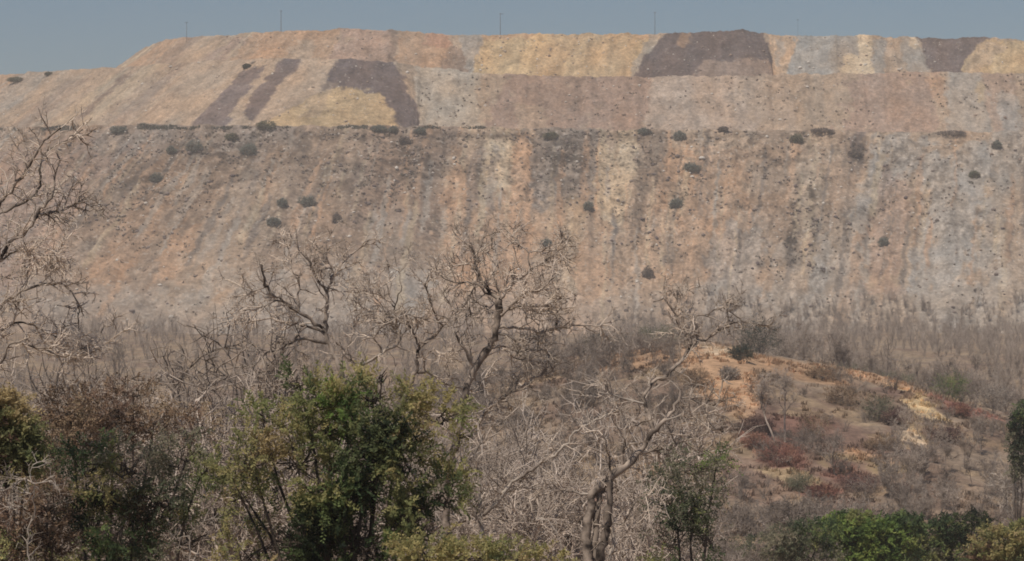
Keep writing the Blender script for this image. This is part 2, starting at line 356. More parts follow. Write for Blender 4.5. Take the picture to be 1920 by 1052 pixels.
SL = math.radians(37)
tier('upper', 90.5, .55, .5, math.radians(36), 12, 100, .8)
tier('middle', 66.5, .55, .5, math.radians(36), 14, 200, .9)
tier('lower', -23.0, .6, .55, math.radians(36.5), 0, 300, 1.15)


def on_dump(px, py):
    best = None
    for nme in TIERS:
        V, x, y = TIERS[nme]
        e = (x - px) ** 2 + (y - py) ** 2
        k = int(np.argmin(e))
        key = (e[k] > 9, V[k][1] if e[k] <= 9 else e[k])
        if best is None or key < best[0]:
            best = (key, V[k])
    return best[1]


# ------------------------------------------------------------------ the ground
GD = np.array([-300, 0, 60, 150, 285, 450, 600, 1200, 3000, 9000.])
GZ = np.array([1, -1.7, -9.3, -17, -27.3, -26.5, -22, -21, -21, -21.])
HX = np.array([-900, 0, 300, 600, 800, 950, 1100, 1200, 1340, 1450, 1640, 1850, 1920, 2300, 3200])
HY = np.array([880, 872, 862, 830, 770, 712, 668, 652, 648, 670, 706, 764, 785, 860, 900.])


def gz(X, d, rough=True):
    X = np.asarray(X, float); d = np.asarray(d, float)
    b = np.interp(d, GD, GZ)
    zc = -(np.interp(CX + X * F / 450, HX, HY) - CY) / F * 450
    u = np.clip((d - 285) / 165, 0, 1)
    w = np.sin(u * math.pi / 2) ** 1.15 * (1 - sstep(458, 640, d))
    z = b * (1 - w) + zc * w
    if rough:
        z = z + (fbm(X / 14, d / 14, 5, 4) - .5) * 1.8 * sstep(60, 200, d) + (fbm(X / 3, d / 3, 8, 3) - .5) * .5
    return z


def hit(px, py, d0=200, d1=470):
    d = np.linspace(d0, d1, 1400)
    z = -(py - CY) / F * d; x = (px - CX) / F * d
    g = gz(x, d)
    k = np.argmax(z <= g)
    if not (z <= g).any():
        k = len(d) - 1
    return np.array([x[k], d[k], g[k]])


aa = np.concatenate([np.linspace(-1.6, -.24, 28)[:-1], np.linspace(-.24, .24, 620), np.linspace(.24, 1.6, 28)[1:]])
dd = np.concatenate([np.linspace(-20, 60, 30)[:-1], np.linspace(60, 285, 140)[:-1], np.linspace(285, 470, 330)[:-1], np.geomspace(470, 1300, 130)[:-1], np.geomspace(1300, 9000, 24)])
A, D = np.meshgrid(aa, dd, indexing='ij')
GXX = A * (D + 25)
GZZ = gz(GXX, D)
SOIL_O = np.array((.43, .27, .16)); SOIL_Y = np.array((.50, .365, .205)); SOIL_R = np.array((.24, .12, .088)); SOIL_P = np.array((.58, .44, .30)); SOIL_D = np.array((.18, .115, .088))
SP = [(1350, 690, 75, 45, SOIL_O, .95), (1390, 665, 50, 18, SOIL_O * 1.1, .9), (1345, 652, 40, 7, SOIL_P, .9), (1500, 690, 110, 16, SOIL_O * .9, .85), (1650, 712, 60, 10, SOIL_O * 1.1, .9), (1370, 735, 50, 40, SOIL_O * 1.1, .95), (1215, 668, 60, 16, SOIL_O, .7), (1180, 690, 60, 12, SOIL_O * .8, .6),
      (1722, 750, 26, 22, SOIL_Y * 1.1, 1), (1738, 775, 34, 20, SOIL_Y * 1.15, 1), (1718, 797, 36, 16, SOIL_Y * 1.1, 1), (1704, 814, 22, 12, SOIL_P, 1), (1670, 828, 40, 10, SOIL_Y * .95, .9), (1690, 728, 32, 10, SOIL_O * 1.1, 1), (1800, 765, 60, 12, SOIL_R * 1.5, .9), (1790, 760, 30, 10, SOIL_R * 1.1, .9),
      (1560, 840, 170, 70, SOIL_D * 1.15, .7), (1420, 900, 110, 50, SOIL_D * 1.3, .6), (1640, 862, 50, 16, SOIL_O * .95, .9), (1690, 882, 50, 14, SOIL_Y * .75, .8), (1590, 865, 50, 10, SOIL_Y * .7, .7), (1460, 850, 60, 30, SOIL_R, .95), (1420, 830, 40, 16, SOIL_R * 1.1, .9), (1540, 922, 45, 18, SOIL_R * 1.15, .95), (1600, 895, 60, 20, SOIL_R * .8, .8), (1500, 800, 90, 24, SOIL_R * .8, .6),
      (1470, 885, 60, 10, SOIL_Y * .8, .7), (1600, 945, 70, 18, SOIL_D, .7), (1440, 775, 40, 16, SOIL_D, .7), (1690, 780, 26, 16, SOIL_D * .8, .9), (1750, 810, 36, 16, SOIL_D, .9), (1680, 738, 40, 8, SOIL_D * 1.1, .8), (950, 880, 90, 40, SOIL_R * 1.2, .5), (1100, 950, 90, 40, SOIL_R * 1.3, .5), (1250, 900, 60, 30, SOIL_O * .8, .5)]
SPH = [(hit(q[0], q[1]), hit(q[0], q[1] - q[3]), hit(q[0], q[1] + q[3])) for q in SP]


def ground_col(GXX, D):
    col = np.broadcast_to(np.array((.26, .195, .14)), GXX.shape + (3,)).copy()
    k = fbm(GXX / 11, D / 18, 401, 4)
    col = col * (1 - sstep(.42, .62, k) * .75)[..., None] + np.array((.19, .125, .09)) * (sstep(.42, .62, k) * .75)[..., None]
    k = fbm(GXX / 6, D / 9, 433, 4) + .12 * sstep(440, 560, D)
    col = col + (np.array((.33, .235, .14)) - col) * (sstep(.54, .68, k) * .5)[..., None]
    wobx = (fbm(GXX / 5, D / 8, 470, 4) - .5) * 5; wobd = (fbm(GXX / 5, D / 8, 480, 4) - .5) * 14
    for (px, py, rx, ry, c, s), (c0, up, dn) in zip(SP, SPH):
        rX = rx / F * c0[1]; rD = max(2.0, abs(up[1] - dn[1]) / 2)
        e = np.sqrt(((GXX + wobx - c0[0]) / rX) ** 2 + ((D + wobd - c0[1]) / rD) ** 2)
        w = (1 - sstep(.65, 1.1, e)) * s
        col = col * (1 - w[..., None]) + c * w[..., None]
    col *= (1 + (fbm(GXX / 1.5, D / 2.5, 490, 3) - .5) * .9)[..., None]
    return np.clip(col, .02, .8)


col = ground_col(GXX, D)
n, m = GXX.shape
i = np.arange(n - 1)[:, None] * m; j = np.arange(m - 1)[None]
Q = np.stack([i + j, i + m + j, i + m + j + 1, i + j + 1], -1).reshape(-1, 4)
tag(link('ground', raw_mesh('ground', np.stack([GXX, D, GZZ], -1).reshape(-1, 3), Q, M_GROUND, vcol=np.clip(col, .02, .8).reshape(-1, 3), smooth=True)), kind='structure')

# ------------------------------------------------------------------ foliage
def rand_dirs(n):
    v = rng.normal(size=(n, 3)); return v / np.linalg.norm(v, axis=1)[:, None]


def sprays(orig, dirs, L, K, leaf, wid, cols, cvar=.25, droop=.3):
    """feathery leaf sprays: K leaflets along each curved stalk, one mesh's worth of quads"""
    n = len(orig)
    u = (np.arange(K) + .5) / K
    u = np.broadcast_to(u, (n, K))
    side = np.where(np.arange(K) % 2 == 0, 1., -1.)
    L = np.broadcast_to(L, (n,))
    pos = orig[:, None] + dirs[:, None] * (u * L[:, None])[..., None]
    pos[..., 2] -= droop * (u ** 2) * L[:, None]
    ref = rand_dirs(n)
    lat = np.cross(dirs, ref); lat /= np.linalg.norm(lat, axis=1)[:, None] + 1e-9
    ld = lat[:, None] * side[None, :, None] * .9 + dirs[:, None] * .5 + rng.normal(size=(n, K, 3)) * .35
    ld /= np.linalg.norm(ld, axis=-1)[..., None]
    nr = np.broadcast_to(rand_dirs(n)[:, None], ld.shape) * .75 + rng.normal(size=ld.shape) * .25 + np.array([-.15, -.5, .75])   # leaves turned to the light
    wd = np.cross(ld, nr); wd /= np.linalg.norm(wd, axis=-1)[..., None] + 1e-9
    l = leaf * rng.uniform(.6, 1.3, (n, K, 1)); w = wid * rng.uniform(.7, 1.3, (n, K, 1))
    a = pos; b = pos + ld * l * .55 + wd * w; c = pos + ld * l; d_ = pos + ld * l * .55 - wd * w
    V = np.stack([a, b, c, d_], 2).reshape(-1, 3)
    fc = np.repeat(cols[:, None], K, 1) * rng.uniform(1 - cvar, 1 + cvar, (n, K, 1))
    return V, fc.reshape(-1, 3)


def quads(V):
    return np.arange(len(V)).reshape(-1, 4)


def lobe_points(c, r, n, shell=.55):
    v = rand_dirs(n); q = rng.uniform(0, 1, n)
    rad = np.where(rng.uniform(size=n) < .72, shell + (1 - shell) * q ** .7, q ** .33)
    nz = fbm(v[:, 0] * 2.3 + c[0], v[:, 2] * 2.3 + v[:, 1] * 1.7 + c[2], 77, 3)
    rad = rad * (.62 + .8 * nz)
    return c + v * rad[:, None] * r, v, rad


def leafy(name, base, lobes, label, cat, palettes, spr=900, K=20, leaf=.085, wid=.016, L=.45, group=None, stems=True, stem_mat=None, mat=None, droop=.3, cvar=.25, gap=.34):
    """a bush or tree with a leaf crown: lobes = (center xyz, radius xyz, palette key, share)"""
    t = thing(name, base, label, cat, group)
    allV, allC = [], []
    tub = Tubes()
    for (c, r, pk, share) in lobes:
        c = np.asarray(c, float); r = np.asarray(r, float)
        nn = max(6, int(spr * share))
        p, v, rad = lobe_points(c, r, nn)
        keep = fbm(p[:, 0] * 2.6 + 9, p[:, 2] * 2.6 + p[:, 1] * 1.6, 5, 2) > gap
        p, v = p[keep], v[keep]
        dr = v * .7 + rand_dirs(len(p)) * .6 + np.array([0, 0, .45]); dr /= np.linalg.norm(dr, axis=1)[:, None]
        pal = np.asarray(palettes[pk]); cn = fbm(p[:, 0] * 1.3, p[:, 2] * 1.3 + p[:, 1], 15, 3)
        idx = np.clip(((cn - .28) / .44 * len(pal) + rng.normal(0, .55, len(p))).astype(int), 0, len(pal) - 1)
        V, fc = sprays(p, dr, L * rng.uniform(.6, 1.4, len(p)), K, leaf, wid, pal[idx], cvar, droop)
        allV.append(V); allC.append(fc)
        if stems:
            for q in range(int(5 + 22 * share)):
                e = c + rand_dirs(1)[0] * r * rng.uniform(.4, .95)
                s0 = c + rand_dirs(1)[0] * r * .3 - np.array([0, 0, r[2] * .6])
                mid = (s0 + e) / 2 + rng.normal(size=3) * r * .2
                tub.add([s0, mid, e], [.02, .013, .005], 4)
    if stems:
        c0 = np.mean([l[0] for l in lobes], axis=0)
        b = np.asarray(base, float)
        for (c, r, pk, share) in lobes:
            if len(lobes) > 7 and rng.uniform() < .55: continue
            m1 = b * .5 + np.asarray(c) * .5 + rng.normal(size=3) * .3 * min(1, r[0])
            m2 = b * .22 + np.asarray(c) * .78 + rng.normal(size=3) * .2 * min(1, r[0])
            tub.add([b + rng.normal(size=3) * .08 - np.array([0, 0, .2]), m1, m2, np.asarray(c, float)], [.07, .045, .03, .014], 5)
        link('trunk', tub.mesh('trunk', stem_mat or M_STEM, base), t)
    V = np.concatenate(allV); C = np.concatenate(allC)
    link('crown', raw_mesh('crown', V - np.asarray(base), quads(V), mat or M_LEAF, fcol=np.clip(C, .005, .9)), t)
    return t


PAL_RAW = {
    'olive': [(.05, .06, .022), (.085, .09, .029), (.12, .11, .036), (.15, .124, .042)],
    'yellow': [(.075, .075, .027), (.115, .105, .036), (.145, .122, .043), (.16, .12, .05)],
    'green': [(.022, .034, .014), (.036, .052, .018), (.055, .072, .022), (.09, .09, .028)],
    'dark': [(.012, .018, .011), (.02, .03, .014), (.034, .046, .018), (.05, .06, .022)],
    'bright': [(.04, .065, .016), (.075, .115, .022), (.11, .15, .028), (.14, .16, .035)],
    'greygreen': [(.06, .07, .04), (.095, .10, .055), (.13, .125, .075), (.17, .15, .095)],
    'brown': [(.10, .062, .036), (.145, .09, .05), (.20, .125, .07), (.24, .165, .095)],
    'rust': [(.12, .07, .045), (.17, .10, .06), (.22, .14, .08), (.25, .18, .10)],
    'red': [(.10, .038, .03), (.15, .055, .04), (.20, .08, .052), (.24, .12, .075)],
    'maroon': [(.05, .028, .026), (.08, .04, .036), (.11, .058, .046), (.14, .08, .06)],
    'grey': [(.11, .09, .075), (.16, .13, .105), (.22, .18, .145), (.27, .225, .18)],
    'dusty': [(.15, .12, .098), (.2, .158, .13), (.26, .205, .165)],  # paler brown for the dump shrubs, haze put into the colour
    'hazegreen': [(.14, .16, .125), (.19, .205, .165), (.25, .25, .205)],  # bluegreen paled for the dump shrubs, distance haze put into the colour
    'bluegreen': [(.025, .036, .028), (.04, .055, .04), (.06, .075, .052), (.085, .095, .065)],
}

PAL_L = {}
for _k, _v in PAL_RAW.items():
    g = 2.3 if _k == 'bright' else 3.5 if _k in ('olive', 'yellow', 'green') else (1.9 if _k in ('dark', 'greygreen') else 1.3)
    tint = (.90, .90, .95) if _k in ('olive', 'yellow') else (1, 1, 1)
    PAL_L[_k] = [tuple(min(.5, (.86 * c * g + .14 * g * sum(q) / 3) * t) for c, t in zip(q, tint)) for q in _v]


def px_lobes(d, spec):
    out = []
    for (x, y, rx, ry, pk, share, *dz) in spec:
        dd_ = d + (dz[0] if dz else 0)
        s = dd_ / F
        out.append((P(x, y, dd_), (rx * s, (rx + ry) / 2 * s, ry * s), pk, share))
    return out


def base_at(px, d, sink=.1):
    X = (px - CX) / F * d
    return (X, d, float(gz(X, d)) - sink)


# near bushes along the bottom of the picture
leafy('acacia_bush', base_at(660, 60), px_lobes(60, [
    (600, 748, 66, 36, 'olive', .34), (690, 735, 50, 36, 'olive', .28, .5), (490, 778, 34, 22, 'olive', .1), (716, 702, 22, 20, 'olive', .08), (560, 716, 24, 16, 'olive', .07), (470, 860, 62, 46, 'yellow', .42, -.3), (450, 920, 44, 36, 'olive', .22), (428, 880, 28, 26, 'yellow', .12),
    (560, 845, 70, 50, 'yellow', .5), (640, 800, 80, 46, 'olive', .55), (750, 800, 74, 46, 'yellow', .45), (830, 775, 42, 24, 'olive', .16), (780, 745, 40, 20, 'olive', .1), (690, 840, 70, 40, 'olive', .5, -.5), (740, 825, 30, 26, 'dark', .2, -.6), (600, 900, 76, 44, 'olive', .5, -.5), (690, 900, 60, 40, 'green', .4, -.4), (835, 915, 36, 44, 'olive', .26), (790, 940, 40, 24, 'green', .2),
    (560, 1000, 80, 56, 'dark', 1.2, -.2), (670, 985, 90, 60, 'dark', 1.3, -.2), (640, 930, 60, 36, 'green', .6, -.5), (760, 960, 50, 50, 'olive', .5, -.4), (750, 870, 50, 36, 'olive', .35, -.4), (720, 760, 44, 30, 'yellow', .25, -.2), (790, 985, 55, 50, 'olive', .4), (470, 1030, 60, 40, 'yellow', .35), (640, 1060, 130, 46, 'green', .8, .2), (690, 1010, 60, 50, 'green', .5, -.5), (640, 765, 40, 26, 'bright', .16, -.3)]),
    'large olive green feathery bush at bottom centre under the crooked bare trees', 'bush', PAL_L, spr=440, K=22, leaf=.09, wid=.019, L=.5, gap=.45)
leafy('shrub', base_at(240, 62), px_lobes(62, [
    (160, 860, 50, 40, 'green', .3), (240, 866, 56, 36, 'greygreen', .3), (340, 850, 50, 34, 'greygreen', .25), (200, 920, 66, 44, 'olive', .45), (300, 930, 60, 44, 'greygreen', .4), (170, 975, 40, 40, 'dark', .5, .2), (220, 1000, 70, 44, 'green', .45), (350, 1000, 50, 40, 'olive', .3), (400, 960, 34, 34, 'yellow', .18), (150, 1050, 80, 34, 'olive', .4), (300, 1060, 90, 36, 'greygreen', .4), (380, 880, 30, 26, 'olive', .12), (250, 960, 40, 34, 'brown', .25)]),
    'dark green straggly bush at lower left, left of the large olive bush', 'bush', PAL_L, spr=520, K=18, leaf=.085, wid=.018, L=.44, gap=.47)
leafy('dry_bush', base_at(210, 68), px_lobes(68, [
    (130, 770, 55, 40, 'brown', .6), (210, 770, 80, 40, 'rust', .7), (290, 790, 50, 30, 'brown', .4), (180, 820, 90, 40, 'brown', .7), (370, 800, 34, 30, 'rust', .25), (90, 830, 40, 60, 'brown', .4), (250, 735, 40, 16, 'brown', .15)]),
    'rust brown dry bush rising behind the dark green bush at lower left', 'bush', PAL_L, spr=420, K=16, leaf=.08, wid=.013, L=.45, mat=M_SCRUB)
leafy('yellow_bush', base_at(5, 56), px_lobes(56, [
    (0, 790, 40, 40, 'yellow', .7), (30, 830, 34, 36, 'yellow', .5), (10, 880, 50, 36, 'yellow', .5), (-30, 840, 50, 80, 'rust', .7), (50, 860, 26, 36, 'olive', .3), (15, 760, 22, 18, 'yellow', .15)]),
    'yellow and orange bush cut by the left edge of the picture', 'bush', PAL_L, spr=420, K=18, leaf=.085, wid=.018, L=.4)
leafy('brown_brush', base_at(60, 54), px_lobes(54, [
    (40, 990, 60, 55, 'rust', .7), (100, 1000, 40, 40, 'brown', .4), (20, 1050, 90, 36, 'olive', .5), (90, 940, 34, 40, 'brown', .25)]),
    'reddish brown leafy brush in the lower left corner', 'bush', PAL_L, spr=420, K=16, leaf=.09, wid=.014, L=.4, mat=M_SCRUB)
leafy('low_bush', base_at(900, 57), px_lobes(57, [
    (880, 1044, 60, 20, 'olive', .35), (960, 1048, 60, 18, 'yellow', .22), (1020, 1054, 40, 14, 'olive', .16), (800, 1044, 60, 26, 'olive', .4)]),
    'low yellowish olive bush at the bottom edge right of the large bush', 'bush', PAL_L, spr=420, K=18, leaf=.08, wid=.017, L=.36)
leafy('vine_shrub', base_at(1280, 78), px_lobes(78, [
    (1300, 865, 50, 30, 'greygreen', .3), (1250, 930, 40, 40, 'greygreen', .32), (1310, 930, 44, 40, 'greygreen', .28), (1260, 1000, 54, 40, 'greygreen', .4), (1330, 1000, 36, 36, 'greygreen', .22), (1345, 862, 16, 14, 'bright', .07), (1280, 1060, 64, 34, 'green', .3), (1240, 985, 22, 34, 'dark', .2), (1290, 960, 30, 30, 'olive', .15)]),
    'tall grey green shrub just right of the forked bare trunk', 'shrub', PAL_L, spr=480, K=16, leaf=.08, wid=.019, L=.5, gap=.47)
leafy('green_bush', base_at(1610, 190), px_lobes(190, [
    (1600, 1000, 60, 26, 'bright', 1), (1660, 1010, 60, 34, 'bright', 1), (1620, 1040, 60, 26, 'bright', 1.2), (1570, 985, 26, 14, 'bright', .3), (1680, 1050, 60, 24, 'green', .8), (1600, 980, 30, 14, 'green', .4), (1700, 990, 34, 22, 'green', .6)]),
    'bright green leafy bush at the bottom edge, brightest of the lower right', 'bush', PAL_L, spr=520, K=10, leaf=.22, wid=.06, L=.6)
leafy('green_bush', base_at(1780, 195), px_lobes(195, [
    (1760, 1000, 50, 24, 'green', .8), (1810, 990, 50, 26, 'dark', .8), (1790, 1040, 70, 26, 'green', 1), (1740, 1040, 50, 24, 'greygreen', .6)]),
    'dull dark green bush between the bright green and yellowish bushes at lower right', 'bush', PAL_L, spr=460, K=10, leaf=.2, wid=.05, L=.6)
leafy('olive_bush', base_at(1890, 150), px_lobes(150, [
    (1880, 1020, 50, 30, 'yellow', .9), (1920, 1010, 40, 30, 'olive', .7), (1890, 1050, 60, 24, 'olive', .8), (1845, 1045, 26, 20, 'rust', .3)]),
    'yellowish olive bush in the lower right corner', 'bush', PAL_L, spr=480, K=12, leaf=.16, wid=.045, L=.5)
leafy('green_bush', base_at(1490, 185), px_lobes(185, [
    (1490, 1010, 50, 24, 'greygreen', .8), (1530, 1000, 40, 26, 'green', .6), (1440, 1030, 60, 24, 'greygreen', .7), (1520, 1045, 60, 24, 'greygreen', .7)]),
    'grey green bush at the bottom edge left of the bright green bush', 'bush', PAL_L, spr=420, K=10, leaf=.2, wid=.04, L=.6)
leafy('green_tree', base_at(1906, 250), px_lobes(250, [
    (1912, 800, 14, 22, 'dark', .5), (1920, 850, 18, 24, 'dark', .5), (1922, 772, 16, 18, 'green', .35), (1902, 832, 10, 18, 'greygreen', .25), (1908, 880, 12, 18, 'greygreen', .25)]),
    'dark green tree with a thin trunk at the right edge', 'tree', PAL_L, spr=360, K=10, leaf=.22, wid=.06, L=.6)

# ------------------------------------------------------------------ bushes and trees out on the hill, each a thing
def hill_bush(px, py, w, h, pal, label, d=None, name='shrub', cat='shrub', spr=200, group=None, stems=True, K=9, leaf=None):
    b = hit(px, py + h * .5) if d is None else np.array(base_at(px, d, 0))
    if d is None and b[1] > 440:
        b = np.array(base_at(px, 446, 0))
    s = b[1] / F
    rx, rz = w / 2 * s, h / 2 * s
    lob = []
    for q in range(4):
        a = rng.uniform(0, 6.28); f = .45 if q else 0
        lob.append((b + np.array([math.cos(a) * rx * f, math.sin(a) * rx * f, rz * (.75 + .5 * rng.uniform(-.5, .8) * (q > 0))]), (rx * (.62 if q else .8), rx * .62, rz * (.62 if q else .85)), pal, .5 if q else .8))
    lf = leaf or max(.14, 2.4 * s)
    return leafy(name, b - np.array([0, 0, .1]), lob, label, cat, PAL_L, spr=spr, K=K, leaf=lf, wid=lf * .26, L=min(rx, rz) * .7 + .15, group=group, stems=stems, mat=M_SCRUB if pal in ('grey', 'brown', 'red', 'maroon', 'rust') else M_LEAF, droop=.2, stem_mat=M_FAR)


HB = [(1140, 640, 90, 44, 'bluegreen', 'bluish green bush on the ridge right of the tallest bare tree'),
      (1238, 634, 100, 44, 'greygreen', 'wide greyish olive bush on the ridge behind the forked bare branch'),
      (1388, 662, 44, 26, 'bluegreen', 'small dark bush on the pale orange crest of the hill'),
      (1428, 622, 70, 70, 'bluegreen', 'tall dark green bush at the hill crest, above the orange soil'),
      (1780, 716, 54, 50, 'green', 'round mid green bush on the hillside above the tan bare track'),
      (1676, 782, 44, 32, 'maroon', 'round maroon bush left of the tan bare track'),
      (1778, 814, 62, 32, 'maroon', 'low maroon bush right of the tan bare track'),
      (1690, 738, 64, 24, 'brown', 'flat brown bush above the maroon bush beside the track'),
      (1600, 655, 110, 50, 'greygreen', 'broad dull green bush behind the hill at its right shoulder'),
      (1690, 690, 110, 36, 'greygreen', 'grey olive bush behind the orange strip on the right shoulder'),
      (1305, 708, 60, 34, 'brown', 'brown bush at the left edge of the orange soil'),
      (1370, 700, 34, 24, 'grey', 'small grey bush in the middle of the orange soil'),
      (1460, 852, 90, 40, 'red', 'wide brick red bush below the twin pale trunks'),
      (1420, 826, 50, 26, 'red', 'small brick red bush left of the twin pale trunks'),
      (1546, 920, 60, 26, 'red', 'bright red low bush below the leaning grey tree'),
      (1800, 768, 60, 24, 'red', 'dull red bush right of the track below the round green bush'),
      (1610, 905, 90, 34, 'maroon', 'dark reddish bush at the foot of the bare hillside'),
      (1580, 742, 70, 34, 'brown', 'brown bush on the hillside right of the twin pale trunks'),
      (1640, 765, 60, 44, 'greygreen', 'grey green bush left of the maroon bush beside the track'),
      (1545, 700, 70, 24, 'brown', 'low brown bush along the upper orange strip'),
      (1420, 795, 60, 30, 'maroon', 'dark brown red bush behind the twin pale trunks'),
      (1500, 905, 60, 34, 'greygreen', 'grey green bush among the red bushes at the hill foot'),
      (1650, 830, 60, 26, 'brown', 'low brown bush below the maroon bush beside the track'),
      (1690, 920, 30, 24, 'maroon', 'small blackish bush at the right foot of the bare hillside'),
      (1520, 800, 70, 50, 'brown', 'reddish brown bush between the twin pale trunks and the leaning grey tree'),
      (1600, 960, 110, 34, 'maroon', 'long dark purplish bush above the bright green bush'),
      (1860, 735, 80, 50, 'grey', 'grey brown bush far right on the hill shoulder'),
      (1750, 660, 120, 50, 'grey', 'big grey bush in the hazy wood above the round green bush')]
for (x, y, w, h, pal, lab) in HB:
    far = {1600: 520, 1690: 500, 1428: 462, 1140: 470, 1238: 465, 1750: 560, 1860: 455}.get(x) if y < 740 else None
    if far:
        b = P(x, y, far); sc_ = far / F
        hb = hill_bush(x, y, w, h, pal, lab, d=far, spr=260)
        g = float(gz((x - CX) / F * far, far)); want = b[2] - h / 2 * sc_
        hb.location.z += max(-.6, min(want - g, .0))
    else:
        hill_bush(x, y, w, h, pal, lab, spr=240 if pal in ('red', 'maroon') else 200)

# ------------------------------------------------------------------ bare trees
def unit(v):
    return v / (np.linalg.norm(v) + 1e-9)


def walk(p, d, L, n, wob, up=0.0):
    pts = [np.asarray(p, float)]; d = unit(np.asarray(d, float))
    for q in range(n):
        d = unit(d + rng.normal(size=3) * wob + np.array([0, 0, up]))
        pts.append(pts[-1] + d * L / n)
    return np.array(pts), d


def side_dir(t, ang, up=.15):
    r = unit(np.cross(t, unit(rng.normal(size=3))))
    return unit(unit(t) * math.cos(ang) + r * math.sin(ang) + np.array([0, 0, up]))


def twigs_on(tub, pts, rad, dens, Lr, r0, depth=2, up=.15, start=.0):
    seg = np.linalg.norm(np.diff(pts, axis=0), axis=1); tot = seg.sum()
    n = int(tot * dens * rng.uniform(.8, 1.2)) + 1
    cum = np.concatenate([[0], np.cumsum(seg)])
    for q in range(n):
        s = rng.uniform(start, 1) * tot
        k = min(int(np.searchsorted(cum, s)) - 1, len(seg) - 1); k = max(k, 0)
        f = (s - cum[k]) / max(seg[k], 1e-6)
        p = pts[k] * (1 - f) + pts[k + 1] * f
        t = unit(pts[k + 1] - pts[k])
        L = Lr * rng.uniform(.35, 1.25)
        w, _ = walk(p, side_dir(t, rng.uniform(.5, 1.25), up), L, 3 if depth else 2, .24)
        rr = r0 * rng.uniform(.7, 1.2)
        tub.add(w, np.linspace(rr, rr * .45, len(w)), 3)
        if depth > 0:
            twigs_on(tub, w, None, dens * 1.15, Lr * .55, r0 * .66, depth - 1, up * .6, .15)


class Hero:
    """a bare tree whose main limbs follow the ones in the photograph, given real depth"""
    def __init__(s, name, label, d, base_px, mats, group=None):
        s.d = d; b = base_at(base_px, d, .3)
        s.base = np.array(b); s.t = thing(name, b, label, 'tree', group)
        s.pix = []; s.dep = []; s.mats = mats; s.twm = M_PALE if name == 'dead_shrub' else M_TWIG; s.first = True

    def limb(s, pts, r0, r1, lean=0., mat=None, dens=5.0, Lr=.55, tw=.011, name=None, free=False):
        pts = [tuple(map(float, p)) for p in pts]
        if s.pix and not free:
            e = [(p[0] - pts[0][0]) ** 2 + (p[1] - pts[0][1]) ** 2 for p in s.pix]
            k = int(np.argmin(e)); d = s.dep[k]
            if e[k] > 25:
                pts = [s.pix[k]] + pts
        else:
            d = s.d
        # resample with small kinks
        pp = np.array(pts); seg = np.hypot(*np.diff(pp, axis=0).T); cum = np.concatenate([[0], np.cumsum(seg)])
        n = max(3, int(cum[-1] / 9)); u = np.linspace(0, cum[-1], n)
        xs = np.interp(u, cum, pp[:, 0]); ys = np.interp(u, cum, pp[:, 1])
        jit = 1.7
        xs[1:-1] += rng.normal(0, jit, n - 2); ys[1:-1] += rng.normal(0, jit, n - 2)
        dep = d + lean * (u / F * s.d) + np.concatenate([[0], np.cumsum(rng.normal(0, .02, n - 1))])
        W = np.array([P(a, b_, c) for a, b_, c in zip(xs, ys, dep)])
        rad = np.linspace(r0, r1, n) * rng.uniform(.80, 1.22, n)
        tub = Tubes(); tub.add(W, rad, 7 if r0 > .05 else 5)
        nm = name or ('trunk' if s.first else 'limb')
        o = link(nm, tub.mesh(nm, mat or s.mats, s.base), s.t)
        s.first = False
        s.pix += list(zip(xs, ys)); s.dep += list(dep)
        if dens > 0:
            tt = Tubes(); twigs_on(tt, W, rad, dens * 1.35, Lr * (1.2 if s.t['category'] == 'tree' else 1), tw * 1.85, 2, .12, .1)
            link('twigs', tt.mesh('twigs', s.twm, s.base), o)
        return W

    def done(s, mat=None):
        pass


h = Hero('bare_tree', 'crooked bare tree with a fan of dark limbs, leftmost of those behind the large bush', 78, 690, M_BARK)
h.limb([(690, 1230), (682, 1000), (676, 850), (668, 780), (661, 743), (648, 724), (633, 682), (615, 643), (610, 614), (611, 588), (613, 549)], .11, .05, 0, dens=1.5)
h.limb([(613, 549), (627, 517), (646, 491), (680, 460), (698, 449)], .042, .014, .4)
h.limb([(613, 549), (601, 533), (585, 504), (581, 491), (568, 478), (556, 472)], .04, .012, -.4)
h.limb([(627, 515), (617, 488), (611, 475), (611, 451)], .028, .012, .1)
h.limb([(583, 495), (582, 470), (590, 448)], .02, .01, .3)
h.limb([(610, 618), (591, 607), (572, 594), (559, 585), (549, 575), (527, 562), (509, 552), (499, 540), (494, 523), (491, 496)], .052, .028, -.4, M_DARK, 4)
h.limb([(560, 582), (561, 549), (561, 518)], .028, .02, .2, M_DARK, 3)
h.limb([(561, 518), (549, 507), (545, 486), (539, 465), (530, 446)], .02, .01, .3)
h.limb([(610, 627), (594, 617), (575, 611), (549, 607), (527, 604), (504, 598), (485, 599), (465, 604), (452, 594), (423, 596)], .046, .014, .3, None, 5)
h.limb([(612, 643), (594, 640), (572, 635), (549, 640), (530, 649), (497, 662), (475, 694)], .05, .016, -.3, M_DARK)
h.limb([(549, 640), (563, 626), (575, 612)], .03, .03, .2, M_DARK, 0)
h.limb([(531, 647), (532, 660), (530, 672)], .03, .012, 0, M_DARK, 3)
h.limb([(552, 642), (559, 659), (562, 698)], .024, .012, .2, None, 4)
h.limb([(640, 693), (643, 666), (651, 653), (660, 625), (672, 594), (667, 556)], .036, .02, .4, M_BARK, 4)
h.limb([(509, 552), (480, 545), (460, 552), (455, 520)], .02, .01, .3)
h.limb([(660, 743), (630, 730), (590, 716), (560, 690), (540, 700), (500, 705)], .03, .012, -.3)
h.limb([(600, 533), (625, 545), (660, 545), (700, 545)], .018, .009, .3)
h.limb([(527, 562), (505, 570), (480, 580), (455, 582)], .02, .01, -.5, M_PALE)
h.done()

